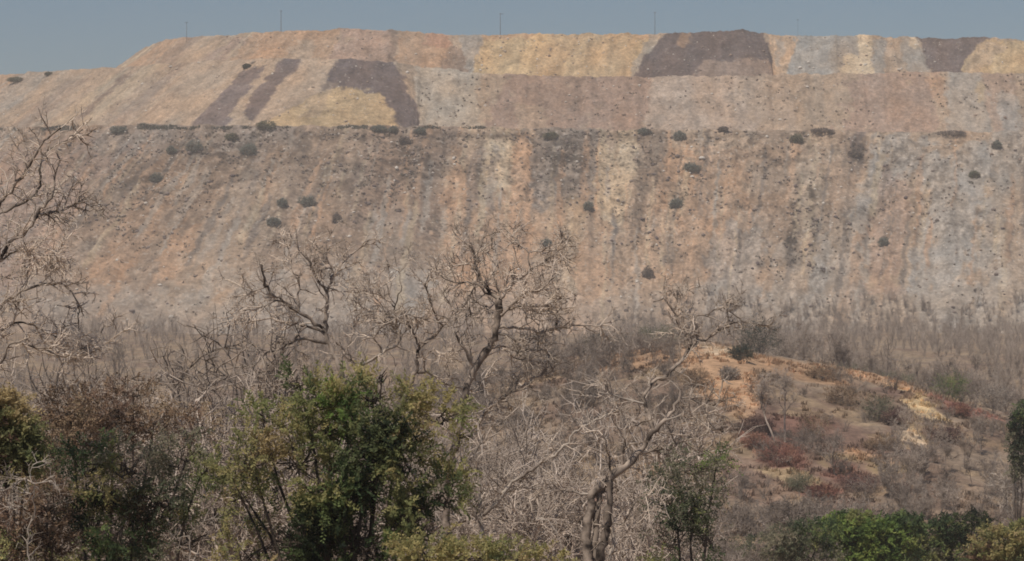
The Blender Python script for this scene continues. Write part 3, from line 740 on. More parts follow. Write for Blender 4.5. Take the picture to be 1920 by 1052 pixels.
h = Hero('bare_tree', 'bare tree with a pale slanting limb between the fan tree and the tallest bare tree', 75, 740, M_BARK)
h.limb([(742, 1250), (730, 1000), (712, 840), (700, 760), (688, 724), (672, 688), (646, 659), (630, 643)], .08, .022, -.2, M_DARK, 3)
h.limb([(672, 688), (690, 677), (711, 666), (746, 643), (753, 633), (727, 604), (711, 594), (690, 580)], .045, .016, .3, M_PALE, 5)
h.limb([(753, 633), (745, 600), (738, 575), (752, 540), (748, 505)], .026, .012, .2, None, 5)
h.limb([(714, 664), (714, 656), (704, 636), (691, 632), (678, 638)], .026, .02, -.4, M_DARK, 2)
h.limb([(738, 575), (715, 555), (700, 520)], .018, .01, .3)
h.done()

h = Hero('bare_tree', 'bare tree with a dark two way fork, standing left of the tallest bare tree', 73, 750, M_DARK)
h.limb([(752, 1250), (748, 1000), (748, 830), (754, 770), (763, 734), (774, 709), (783, 694), (783, 658)], .10, .055, 0, M_DARK, 1.5)
h.limb([(783, 658), (807, 637), (820, 620), (830, 610)], .05, .036, .2, M_DARK, 2)
h.limb([(830, 610), (816, 593), (807, 565), (798, 536), (804, 515)], .032, .012, -.3)
h.limb([(830, 610), (845, 600), (850, 580), (842, 560)], .022, .01, .4)
h.limb([(783, 650), (778, 633), (769, 611), (760, 593), (766, 588), (780, 596)], .036, .016, -.3, M_DARK)
h.limb([(772, 712), (760, 720), (738, 738), (715, 752)], .03, .012, -.2, M_DARK)
h.limb([(783, 698), (806, 698), (828, 717), (857, 727), (879, 732), (900, 716), (926, 694)], .04, .016, .4, M_PALE, 5)
h.limb([(798, 698), (795, 672), (812, 655), (835, 668), (860, 662)], .02, .01, -.5)
h.limb([(769, 611), (745, 600), (722, 585), (705, 560), (690, 545)], .018, .009, .4)
h.done()

h = Hero('bare_tree', 'tallest bare tree with a thick black trunk and spreading twiggy top, at picture centre', 72, 842, M_BARK)
h.limb([(850, 1260), (838, 1050), (834, 930), (840, 867), (849, 844), (857, 824), (862, 796), (868, 760), (876, 722), (890, 691), (901, 677), (915, 655), (928, 633), (932, 608), (934, 583), (937, 561)], .125, .085, 0, M_DARK, .8)
h.limb([(857, 826), (845, 812), (836, 798)], .06, .03, -.3, M_DARK, 2)
h.limb([(860, 820), (874, 819), (887, 804), (904, 780), (935, 750), (970, 727), (1009, 706), (1022, 694), (1031, 684)], .062, .022, .3, M_BARK, 4)
h.limb([(904, 782), (925, 757), (950, 750), (975, 772)], .026, .01, -.4, M_DARK, 4)
h.limb([(935, 750), (960, 738), (985, 730), (1010, 735)], .02, .01, -.3, M_DARK, 4)
h.limb([(890, 691), (875, 662), (865, 640), (850, 622)], .045, .03, -.4, M_DARK, 2.5)
h.limb([(937, 561), (915, 543), (904, 525), (893, 499), (890, 478), (875, 460), (850, 434)], .055, .014, .3, M_DARK, 5)
h.limb([(922, 552), (900, 536), (890, 530), (865, 532), (839, 525), (826, 516)], .036, .012, -.3, M_DARK, 5)
h.limb([(891, 531), (893, 512), (893, 499)], .026, .02, 0, M_DARK, 2)
h.limb([(937, 561), (951, 541), (973, 523), (995, 507), (1022, 490), (1050, 468), (1066, 452)], .05, .012, .4, M_DARK, 6)
h.limb([(934, 592), (951, 582), (966, 565), (980, 550), (1009, 545), (1022, 536), (1040, 520)], .042, .012, -.4, M_DARK, 6)
h.limb([(940, 560), (934, 540), (931, 524)], .028, .012, .1, M_DARK, 4)
h.limb([(945, 548), (950, 520), (958, 503)], .022, .01, .2, M_DARK, 5)
h.limb([(933, 615), (966, 616), (998, 618), (1027, 620), (1052, 615), (1096, 610), (1121, 613), (1146, 602)], .04, .014, .2, M_BARK, 4)
h.limb([(1045, 617), (1045, 581), (1065, 563), (1027, 559)], .024, .014, .2, M_DARK, 4)
h.limb([(995, 507), (989, 487), (990, 474), (969, 452), (958, 441), (973, 432)], .022, .009, .2, M_DARK, 5)
h.limb([(990, 474), (1023, 469), (1052, 470), (1067, 452)], .018, .009, .2, M_BARK, 6)
h.limb([(889, 535), (884, 545), (879, 561), (875, 590), (868, 611), (846, 615)], .022, .01, -.5, M_DARK, 5)
h.limb([(933, 625), (958, 631), (973, 644), (976, 658), (966, 669)], .034, .014, .4, M_PALE, 4)
h.limb([(972, 660), (994, 655), (1023, 657), (1031, 673), (1028, 690)], .026, .01, -.2, M_BARK, 6)
h.limb([(915, 655), (940, 650), (958, 668), (985, 675)], .024, .01, .5, M_BARK, 5)
h.limb([(933, 600), (918, 592), (912, 575), (900, 566)], .024, .01, .5, M_DARK, 5)
h.limb([(951, 582), (990, 575), (1015, 585), (1040, 580)], .018, .009, .6, M_DARK, 6)
h.limb([(893, 499), (870, 495), (850, 508), (838, 500)], .016, .008, .5, M_DARK, 6)
h.limb([(890, 478), (905, 470), (918, 478), (915, 460)], .016, .008, -.2, M_BARK, 6)
h.done()

h = Hero('bare_tree', 'pale stemmed bare tree whose long pale limb slants up right to the forked trunk', 69, 905, M_PALE)
h.limb([(905, 1300), (903, 1100), (902, 1001), (904, 968), (901, 934), (897, 887), (892, 850), (905, 815)], .085, .022, 0, M_PALE, 3)
h.limb([(902, 968), (934, 944), (951, 917), (961, 904), (991, 884), (1025, 861), (1045, 850), (1068, 827), (1085, 807), (1105, 794), (1132, 780), (1162, 770)], .05, .02, -.2, M_PALE, 3)
h.limb([(1102, 793), (1100, 770), (1098, 737)], .022, .016, 0, M_PALE, 3)
h.limb([(1028, 857), (1029, 840), (1031, 824)], .02, .013, .1, M_PALE, 2)
h.limb([(950, 918), (935, 908), (915, 915)], .022, .01, .2, M_DARK, 3)
h.limb([(902, 985), (888, 960), (880, 930), (884, 900)], .03, .012, -.3, M_PALE, 4)
h.limb([(1140, 778), (1130, 760), (1140, 742)], .016, .009, .1, M_PALE, 4)
h.done()

h = Hero('bare_tree', 'forked bare tree with a gnarled split trunk at the bottom edge, right of centre', 66, 1112, M_BARK)
h.limb([(1112, 1290), (1108, 1150), (1102, 1052), (1097, 1011), (1103, 974), (1107, 941), (1116, 917), (1130, 908)], .15, .10, 0, M_DARK, 1.5)
h.limb([(1130, 908), (1142, 900), (1170, 876), (1194, 855), (1211, 834), (1225, 810), (1245, 790), (1259, 773), (1273, 749), (1276, 732)], .095, .03, 0, M_BARK, 2.2)
h.limb([(1106, 1200), (1112, 1060), (1116, 1010), (1120, 970), (1124, 935), (1132, 910)], .10, .07, .1, M_BARK, 1.5)
h.limb([(1118, 1180), (1125, 1052), (1132, 1008), (1138, 984), (1142, 941), (1143, 903)], .13, .075, -.15, M_DARK, 1.5)
h.limb([(1130, 1180), (1143, 1052), (1150, 1010), (1148, 975), (1140, 950)], .075, .03, .1, M_PALE, 2)
h.limb([(1225, 810), (1221, 780), (1208, 759), (1208, 739), (1218, 725), (1225, 714), (1245, 708), (1262, 694), (1280, 673), (1297, 649), (1324, 634), (1348, 620), (1370, 608)], .048, .034, .4, M_DARK, 3)
h.limb([(1348, 620), (1362, 612), (1368, 600)], .04, .02, .2, M_DARK, 3)
h.limb([(1370, 607), (1410, 605), (1440, 612)], .018, .01, .2, M_PALE, 4)
h.limb([(1297, 646), (1286, 629), (1273, 608), (1262, 578), (1245, 560), (1225, 566)], .036, .012, .2, M_DARK, 5)
h.limb([(1262, 576), (1286, 585), (1307, 598), (1300, 615), (1291, 629)], .022, .016, -.2, M_PALE, 4)
h.limb([(1266, 578), (1269, 560), (1270, 540)], .018, .009, .1, M_DARK, 4)
h.limb([(1298, 595), (1325, 590), (1350, 575), (1380, 580)], .018, .008, .3, M_DARK, 5)
h.limb([(1208, 757), (1184, 752), (1167, 749), (1146, 742), (1122, 735)], .034, .014, -.3, M_PALE, 4)
h.limb([(1166, 876), (1167, 845), (1177, 817), (1187, 800), (1205, 790)], .04, .014, -.3, M_DARK, 4)
h.limb([(1143, 900), (1143, 879), (1139, 841), (1130, 815)], .03, .012, -.3, M_DARK, 4)
h.limb([(1200, 850), (1232, 843), (1259, 841), (1280, 829), (1314, 821), (1324, 807)], .03, .012, .3, M_BARK, 5)
h.limb([(1273, 746), (1293, 744), (1314, 759), (1345, 761), (1350, 735)], .022, .01, .4, M_PALE, 5)
h.limb([(1110, 925), (1085, 926), (1050, 918), (1010, 915)], .03, .012, .3, M_PALE, 4)
h.limb([(1148, 980), (1166, 985), (1180, 960), (1195, 932), (1230, 928)], .026, .01, -.3, M_PALE, 4)
h.limb([(1245, 790), (1270, 780), (1300, 782), (1340, 775)], .02, .01, -.4, M_PALE, 5)
h.done()

h = Hero('bare_tree', 'bare tree with dark curving limbs reaching in from the left edge', 60, -70, M_BARK)
h.limb([(-70, 1330), (-74, 1000), (-66, 760), (-58, 640), (-40, 560), (-16, 510), (0, 485), (18, 453), (41, 439), (62, 421), (68, 402), (87, 384), (98, 370), (103, 334), (110, 311), (105, 284)], .13, .018, 0, M_DARK, 2.2)
h.limb([(-45, 570), (-30, 440), (0, 400), (27, 389), (64, 370), (75, 348), (75, 302), (91, 279), (137, 254), (155, 243)], .05, .014, .3, M_BARK, 4)
h.limb([(-30, 440), (0, 380), (18, 361), (36, 339), (55, 311), (68, 288), (73, 275), (90, 256), (114, 240)], .045, .018, -.3, M_DARK, 3.5)
h.limb([(0, 490), (23, 473), (50, 471)], .034, .014, .3, M_DARK, 4)
h.limb([(-50, 620), (0, 576), (27, 555), (55, 539), (73, 535), (96, 535), (114, 532), (135, 548), (146, 576), (148, 621)], .036, .012, .2, M_BARK, 4)
h.limb([(-60, 740), (4, 676), (18, 647), (36, 642), (78, 651), (110, 660)], .04, .014, -.2, M_DARK, 4)
h.limb([(-60, 660), (18, 608), (46, 603), (73, 612), (87, 626), (123, 635), (137, 658)], .03, .01, .3, M_DARK, 5)
h.limb([(78, 651), (120, 672), (182, 658), (200, 640), (214, 631), (223, 612)], .022, .01, .5, M_BARK, 6)
h.limb([(68, 402), (100, 400), (140, 385), (170, 372)], .016, .008, .5, M_PALE, 6)
h.limb([(18, 453), (40, 470), (80, 480), (130, 470)], .018, .008, -.5, M_BARK, 7)
h.done()

h = Hero('dead_shrub', 'small white dead shrub among brown brush at lower left', 53, 60, M_PALE)
h.limb([(56, 1200), (53, 981), (65, 968), (64, 907)], .022, .012, 0, M_PALE, 4, .3, .007)
h.limb([(64, 907), (50, 897), (30, 910), (0, 922)], .014, .007, .2, M_PALE, 7, .35, .007)
h.limb([(64, 907), (80, 905), (96, 901)], .013, .007, -.2, M_PALE, 7, .35, .007)
h.limb([(64, 920), (48, 945), (25, 962)], .012, .006, .3, M_PALE, 7, .3, .007)
h.limb([(60, 905), (55, 885), (62, 870)], .01, .006, .3, M_PALE, 7, .3, .006)
h.done(M_PALE)
h = Hero('dead_shrub', 'thin white dead stem forking in front of the bushes at lower left', 54, 357, M_PALE)
h.limb([(357, 1240), (357, 1052), (356, 1005)], .018, .011, 0, M_PALE, 3, .3, .007)
h.limb([(356, 1005), (340, 1008), (328, 1012)], .012, .006, .2, M_PALE, 6, .3, .006)
h.limb([(356, 1003), (368, 990), (385, 975), (405, 968)], .012, .006, -.2, M_PALE, 6, .3, .006)
h.done(M_PALE)
h = Hero('dead_shrub', 'thin curved dead stem at the bottom edge left of the forked trunk', 58, 1052, M_PALE)
h.limb([(1054, 1260), (1052, 1045), (1050, 1020), (1040, 992), (1030, 976), (1008, 970)], .022, .01, 0, M_PALE, 3, .25, .007)
h.done(M_PALE)


def bare_proto(name, H, nst, spread, twd, r, seed_mat=M_FAR, thin=1.0, lean=.1):
    tk, br = Tubes(), Tubes()
    for q in range(nst):
        a = rng.uniform(0, 6.28)
        tr, dlast = walk(np.array([0, 0, -.4]) + np.array([math.cos(a), math.sin(a), 0]) * .12 * (nst > 1), (math.cos(a) * lean * (2 if nst > 1 else 1), math.sin(a) * lean * (2 if nst > 1 else 1), 1), H * rng.uniform(.5, .66), 6, .12, .1)
        tk.add(tr, np.linspace(r, r * .45, 7), 5)
        for l in range(int(6 / nst) + 3):
            k = rng.integers(2, 7)
            b, dl = walk(tr[k], side_dir(unit(tr[min(k, 6)] - tr[k - 1]), rng.uniform(.4, 1.0) * spread, .35), H * rng.uniform(.28, .48), 5, .25, .10)
            tk.add(b, np.linspace(r * .42, r * .14, 6), 4)
            for w in range(7):
                kk = rng.integers(1, 6)
                c, _ = walk(b[kk], side_dir(unit(b[kk] - b[kk - 1]), rng.uniform(.4, 1.0), .25), H * rng.uniform(.12, .24), 4, .28, .05)
                br.add(c, np.linspace(r * .17, r * .07, 5), 3)
                twigs_on(br, c, None, twd, .10 * H, .0115 * thin, 1, .15, .1)
    m1 = tk.mesh('trunk', seed_mat); m2 = br.mesh('crown', seed_mat)
    return m1, m2


def mk(thin, mat, n=4, twd=3, H=(5.5, 7.5)):
    out = []
    for q in range(n):
        out.append(bare_proto('b', rng.uniform(*H), [1, 2, 3, 1][q % 4], [.8, 1.1, .9, 1.25][q % 4], twd, rng.uniform(.07, .11), mat, thin))
    return out


TALL = mk(1.4, M_PALET, 4, 3.0); NEAR = mk(1.5, M_MIDT, 5, 3.4); MID = mk(2.6, M_FAR, 5, 3.4); PALEP = mk(2.0, M_MIDT, 3, 3.2); BUSHP = [bare_proto('b', 3.2, 4, 1.2, 5.0, .045, M_FAR, 2.4, .35) for q in range(3)]


def plant(protos, px, d, label, group, sc=1.0, name='bare_tree', cat='tree', z=None):
    b = base_at(px, d, .1)
    t = thing(name, b, label, cat, group)
    m1, m2 = protos[rng.integers(len(protos))]
    t.rotation_euler = (rng.normal(0, .05), rng.normal(0, .05), rng.uniform(0, 6.28))
    s = sc * rng.uniform(.8, 1.2); t.scale = (s * rng.uniform(.9, 1.15), s * rng.uniform(.9, 1.15), s)
    link('trunk', m1, t); link('crown', m2, t)
    return t


# left thicket, behind the lower left bushes
for q in range(36):
    plant(NEAR, rng.uniform(-20, 620), rng.uniform(92, 140), 'thin grey leafless tree in the near thicket at left, behind the rust brown bush', 'leafless trees of the near left thicket', rng.uniform(1.15, 1.75))
for q in range(50):
    plant(MID, rng.uniform(-30, 700), rng.uniform(150, 320), 'grey leafless tree in the left valley thicket behind the near thin trees', 'leafless trees of the left valley', 1.5)
for q in range(21):
    plant(TALL, 390 + 38 * q + rng.uniform(-25, 25), rng.uniform(88, 112), 'pale twiggy leafless tree filling the gap behind the crooked tall trees', 'pale leafless trees just behind the tall ones', rng.uniform(1.15, 1.55))
# the slope behind the tall bare trees
for q in range(26):
    plant(NEAR if q % 2 else PALEP, rng.uniform(830, 1330), rng.uniform(105, 190), 'leafless grey tree in the thicket right behind the pale slanting limb', 'leafless trees behind the pale slanting limb', rng.uniform(.75, 1.1))
for q in range(62):
    x = rng.uniform(620, 1300)
    plant(MID, x, rng.uniform(210, 440), 'grey leafless tree on the brown slope behind the tallest bare tree', 'leafless trees on the brown central slope', .85)
for q in range(34):
    x = rng.uniform(830, 1350)
    plant(BUSHP, x, rng.uniform(290, 445), 'low grey leafless bush on the brown central slope', 'leafless bushes on the brown central slope', 1.0, 'bare_bush', 'bush')
# right hand slope
for q in range(46):
    x = rng.uniform(1660, 1960); y = rng.uniform(800, 1010)
    g = hit(x, y)
    plant(MID if q % 3 else PALEP, x, g[1], 'grey brown leafless tree in the thicket at lower right, below the track', 'leafless trees of the lower right thicket', .62)
for q in range(26):
    x = rng.uniform(1380, 1700); y = rng.uniform(930, 1040)
    g = hit(x, y, 180)
    plant(BUSHP, x, min(g[1], 300), 'pale leafless bush above the green bushes at the bottom right', 'pale leafless bushes above the green bushes', 1.25, 'bare_bush', 'bush')
for q in range(26):
    x = rng.uniform(1320, 1900); y = rng.uniform(690, 930)
    g = hit(x, y)
    if (abs(x - 1722) < 60 and 735 < y < 890) or (1300 < x < 1440 and y < 760): continue
    plant(BUSHP, x, g[1], 'small grey leafless bush scattered on the bare hillside', 'leafless bushes on the bare hillside', .7, 'bare_bush', 'bush')
for q in range(48):
    x = rng.uniform(1380, 1990)
    plant(MID, x, rng.uniform(462, 640), 'hazy grey leafless tree behind the right shoulder of the hill', 'leafless trees behind the right shoulder', .95)

# trees one can pick out on the hill
def single(protos, px, py, label, Hpx, name='bare_tree', mat=None):
    g = hit(px, py)
    m1, m2 = protos
    t = thing(name, (g[0], g[1], g[2] - .1), label, 'tree')
    zmax = max(v.co.z for v in m2.vertices)
    s = Hpx / F * g[1] / zmax
    t.scale = (s, s, s)
    link('trunk', m1, t); link('crown', m2, t)
    return t


def twin():
    tk, br = Tubes(), Tubes()
    for x0 in (-.55, .55):
        tr, dl = walk((x0, 0, -.3), (-.10 if x0 < 0 else .10, 0, 1), 5.6, 6, .09)
        tk.add(tr, np.linspace(.13, .07, 7), 6)
        for l in range(8):
            b, _ = walk(tr[rng.integers(4, 7)], side_dir((0, 0, 1), rng.uniform(.4, 1.1), .3), rng.uniform(1.8, 3.2), 5, .25, .1)
            tk.add(b, np.linspace(.06, .02, 6), 4)
            for w in range(8):
                c, _ = walk(b[rng.integers(1, 6)], side_dir(unit(b[3] - b[2]), rng.uniform(.4, 1.2), .2), rng.uniform(.8, 1.5), 4, .28)
                br.add(c, np.linspace(.028, .012, 5), 3)
                twigs_on(br, c, None, 3.2, .8, .024, 1, .1, .1)
    return tk.mesh('trunk', M_MIDT), br.mesh('crown', M_FAR)


single(twin(), 1463, 828, 'bare tree with twin pale trunks and a greyish crown on the bare hillside', 150)
single(bare_proto('b', 5.5, 1, 1.0, 3, .13, M_FAR, 2.4, .3), 1566, 893, 'leaning grey tree with a dark trunk in the middle of the bare hillside', 95)
single(bare_proto('b', 6, 1, .9, 3, .11, M_PALE, 2.2), 1895, 1000, 'tall pale trunked leafless tree at the right edge of the lower right thicket', 190)
single(bare_proto('b', 5, 2, 1.0, 3, .09, M_PALE, 2.2), 1710, 905, 'pale crooked leafless tree below the tan bare track', 70)

# far wood at the foot of the dump: one hazy mass
def merge(protos, places, name, **kw):
    V, Fc, n = [], [], 0
    cache = []
    for me in protos:
        v = np.empty(len(me.vertices) * 3, np.float32); me.vertices.foreach_get('co', v)
        f = np.empty(len(me.loops), np.int32); me.loops.foreach_get('vertex_index', f)
        cache.append((v.reshape(-1, 3), f.reshape(-1, 4)))
    for (x, y, z, s, r) in places:
        v, f = cache[rng.integers(len(cache))]
        c, sn = math.cos(r), math.sin(r)
        w = np.stack([v[:, 0] * c - v[:, 1] * sn, v[:, 0] * sn + v[:, 1] * c, v[:, 2]], -1) * s + (x, y, z)
        V.append(w); Fc.append(f + n); n += len(w)
    return raw_mesh(name, np.concatenate(V), np.concatenate(Fc), kw.get('mat'), smooth=True)


def far_proto(H):
    t = Tubes()
    tr, _ = walk((0, 0, -.4), (0, 0, 1), H * .6, 4, .1)
    t.add(tr, np.linspace(.12, .06, 5), 3)
    for l in range(11):
        b, _ = walk(tr[rng.integers(1, 5)], side_dir((0, 0, 1), rng.uniform(.3, 1.0), .35), H * rng.uniform(.3, .5), 3, .2, .1)
        t.add(b, np.linspace(.06, .03, 4), 3)
        twigs_on(t, b, None, 4.0, .16 * H, .035, 0, .2, .1)
    return t.mesh('far', M_FAR)


FAR = [far_proto(rng.uniform(6, 9)) for q in range(6)]
pl = []
while len(pl) < 1500:
    d = 465 + 700 * rng.uniform() ** .75; px = rng.uniform(-120, 2060); X = (px - CX) / F * d
    if px > 1150 and px < 1420 and d < 500: continue
    cl = float(fbm(np.array([X / 22]), np.array([d / 40]), 611, 3)[0])
    if cl < .38 + .16 * rng.uniform(): continue
    if px < 1150 and rng.uniform() < .72: continue
    big = 1.35 if px < 1150 else 1.0
    pl.append((X, d, float(gz(X, d)) - .2, big * rng.uniform(.45, 1.15) * (.75 + .9 * (cl - .4)), rng.uniform(0, 6.28)))
V_, x_, y_ = TIERS['lower']
kk = rng.choice(np.nonzero((y_ > 545) & (x_ > -80) & (x_ < 2000))[0], 2600)
cl = fbm(V_[kk, 0] / 16, V_[kk, 2] / 9, 618, 3)
lim = 585 - 30 * sstep(500, 200, x_[kk]) * 0 - 34 * sstep(1720, 1900, x_[kk]) - 24 * (1 - sstep(250, 600, x_[kk])) + (.5 - cl) * 130
kk = kk[(y_[kk] > lim) & ((x_[kk] > 1150) | (rng.uniform(size=len(kk)) < .1))]
for q in kk[:520]:
    pl.append((V_[q, 0], V_[q, 1], V_[q, 2] - .2, rng.uniform(.35, .95), rng.uniform(0, 6.28)))
tag(link('wood', merge(FAR, pl, 'wood', mat=M_WOOD)), 'hazy grey leafless wood along the foot of the spoil dump', 'wood', kind='stuff')

def brush_proto(Hh):
    t = Tubes()
    for l in range(9):
        a = rng.uniform(0, 6.28)
        b, _ = walk((0, 0, -.2), (math.cos(a) * .6, math.sin(a) * .6, 1), Hh * rng.uniform(.7, 1.1), 4, .25, .06)
        t.add(b, np.linspace(.035, .016, 5), 3)
        twigs_on(t, b, None, 3.6, .3 * Hh, .019, 1, .2, .1)
    return t.mesh('brush', M_FAR)


BR = [brush_proto(rng.uniform(2.2, 3.4)) for q in range(6)]
pl = []
while len(pl) < 1300:
    d = rng.uniform(120, 640); px = rng.uniform(-40, 1990); X = (px - CX) / F * d
    if d > 455 and px > 1150: continue
    dens = float(fbm(np.array([X / 10]), np.array([d / 16]), 779, 3)[0])
    bare = px > 1290 and d > 318
    if px > 1400 and d < 200: continue
    ypx = CY - (float(gz(X, d)) + 0) / d * F
    if abs(px - 1722) < 60 and 735 < ypx < 880: continue
    if dens < (.60 if bare else .40): continue
    if px > 1290 and px < 1450 and ypx < 760: continue
    pl.append((X, d, float(gz(X, d)) - .1, rng.uniform(.55, 1.2), rng.uniform(0, 6.28)))
tag(link('brush', merge(BR, pl, 'brush', mat=M_FAR)), 'tangled grey leafless brush filling the valley and lower slopes', 'brush', kind='stuff')

# undergrowth on the hill and in the valley
def tufts(name, places, cols, K, h, w, mat=M_SCRUB):
    n = len(places); p = np.repeat(np.asarray(places), K, 0)
    hh = h * rng.uniform(.5, 1.3, n * K)[:, None]
    off = rng.normal(size=(n * K, 3)) * [h * .35, h * .35, 0]
    d = rng.normal(size=(n * K, 3)) * .45 + [0, 0, 1]; d /= np.linalg.norm(d, axis=1)[:, None]
    s = np.cross(d, rand_dirs(n * K)); s /= np.linalg.norm(s, axis=1)[:, None] + 1e-9
    a = p + off; ww = w * rng.uniform(.6, 1.4, n * K)[:, None]
    V = np.stack([a - s * ww * .5, a + s * ww * .5, a + d * hh + s * ww * .35, a + d * hh - s * ww * .35], 1).reshape(-1, 3)
    c = np.repeat(np.asarray(cols), K, 0) * rng.uniform(.65, 1.35, (n * K, 1))
    return raw_mesh(name, V, quads(V), mat, fcol=c)


n_ = 15000
gd = rng.uniform(215, 475, n_); gx = (rng.uniform(-60, 1990, n_) - CX) / F * gd
gk = fbm(gx / 7, gd / 10, 77, 3)
ok = gk > np.where((gx / gd * F + CX > 1290) & (gd > 320), .46, .36) + .1 * rng.uniform(size=n_)
gx, gd = gx[ok], gd[ok]
gp = np.stack([gx, gd, gz(gx, gd) - .05], -1)
gc = ground_col(gx, gd) * rng.choice([.8, 1.1, 1.4], len(gx))[:, None]
pts, cc = gp, gc
tag(link('dry_grass', tufts('dry_grass', pts, cc, 16, .5, .12)), 'dry brown grass and low scrub covering the slopes', 'grass', kind='stuff')

# ------------------------------------------------------------------ things on the dump
def ico(sub, jit, squash=.75):
    import bmesh
    bm = bmesh.new(); bmesh.ops.create_icosphere(bm, subdivisions=sub, radius=1)
    v = np.array([x.co[:] for x in bm.verts]); f = np.array([[y.index for y in x.verts] for x in bm.faces]); bm.free()
    v = v * (1 + rng.normal(0, jit, (len(v), 1))); v[:, 2] *= squash
    v *= rng.uniform(.8, 1.25, 3)
    return v, f


def dump_sample(name, n, vmin, vmax, xmin=-60, xmax=1980, bias=None):
    V, x, y = TIERS[name]
    z0, z1 = V[:, 2].max(), V[:, 2].min()
    f = (z0 - V[:, 2]) / (z0 - z1)
    ok = np.nonzero((x > xmin) & (x < xmax) & (f > vmin) & (f < vmax))[0]
    k = rng.choice(ok, n)
    if bias is not None:
        w = bias(V[k], x[k], f[k]); k = k[rng.uniform(size=len(k)) < w]
    return V[k], x[k]


def rocks(name, pts, size, cols, label):
    pr = [ico(1, .16) for q in range(6)]
    VV, FF, CC, n = [], [], [], 0
    for p, s, c in zip(pts, size, cols):
        v, f = pr[rng.integers(6)]
        a = rng.uniform(0, 6.28); R = np.array([[math.cos(a), -math.sin(a), 0], [math.sin(a), math.cos(a), 0], [0, 0, 1]])
        VV.append(v @ R.T * s + p); FF.append(f + n); n += len(v); CC.append(np.broadcast_to(c, (len(f), 3)))
    return tag(link(name, raw_mesh(name, np.concatenate(VV), np.concatenate(FF), M_ROCK, fcol=np.concatenate(CC))), label, 'rocks', kind='stuff')


RC = np.array([(.62, .56, .48), (.36, .29, .23), (.2, .16, .135), (.13, .11, .105), (.3, .22, .17)])
bl = lambda V, x, f: .25 + .75 * sstep(.42, .6, fbm(V[:, 0] / 18, V[:, 2] / 14, 900, 3))
p1, _ = dump_sample('lower', 3000, 0, .97, bias=bl); p2, _ = dump_sample('middle', 800, .02, .98, bias=bl); p3, _ = dump_sample('upper', 700, .05, .98, 420, 1980, bias=bl)
pp = np.concatenate([p1, p2, p3])
sz = np.clip(rng.lognormal(-1.05, .42, len(pp)), .15, 1.1)
rocks('loose_rocks', pp + [0, 0, .05], sz, RC[rng.choice(5, len(pp), p=[.36, .30, .10, .03, .21])], 'loose stones and rubble scattered down the faces of the spoil dump')

# dry scrub and dark rubble on the dump, in the clumps the photograph shows
s1, _ = dump_sample('lower', 17000, .0, .95, bias=zone); s2, _ = dump_sample('middle', 420, .02, .95, 780, 1980, bias=lambda V, x, f: sstep(.45, .6, fbm(V[:, 0] / 22, V[:, 2] / 10, 955, 3)))
s3, _ = dump_sample('lower', 1300, .0, .045, bias=lambda V, x, f: .9 * sstep(.48, .62, fbm(V[:, 0] / 9, V[:, 2] * 0 + 4, 957, 3)))
sp = np.concatenate([s1, s2, s3])
sc = np.array([(.085, .068, .056), (.12, .092, .075), (.16, .125, .10), (.085, .08, .06)])[rng.choice(4, len(sp))]
sc[-len(s3):] = np.array([(.13, .135, .105), (.17, .155, .12)])[rng.choice(2, len(s3))]
tag(link('dry_scrub', tufts('dry_scrub', sp - [0, 0, .1], sc, 9, .8, .3)), 'small dry scrub dotted over the lower face of the spoil dump', 'scrub', kind='stuff')
d1, _ = dump_sample('lower', 9000, .0, .9, bias=zone)
rocks('dark_rubble', d1, np.clip(rng.lognormal(-.6, .4, len(d1)), .25, 1.2), np.array([(.13, .10, .095), (.17, .135, .12), (.22, .175, .15)])[rng.choice(3, len(d1))], 'dark rubble lying in clumps on the lower face of the spoil dump')

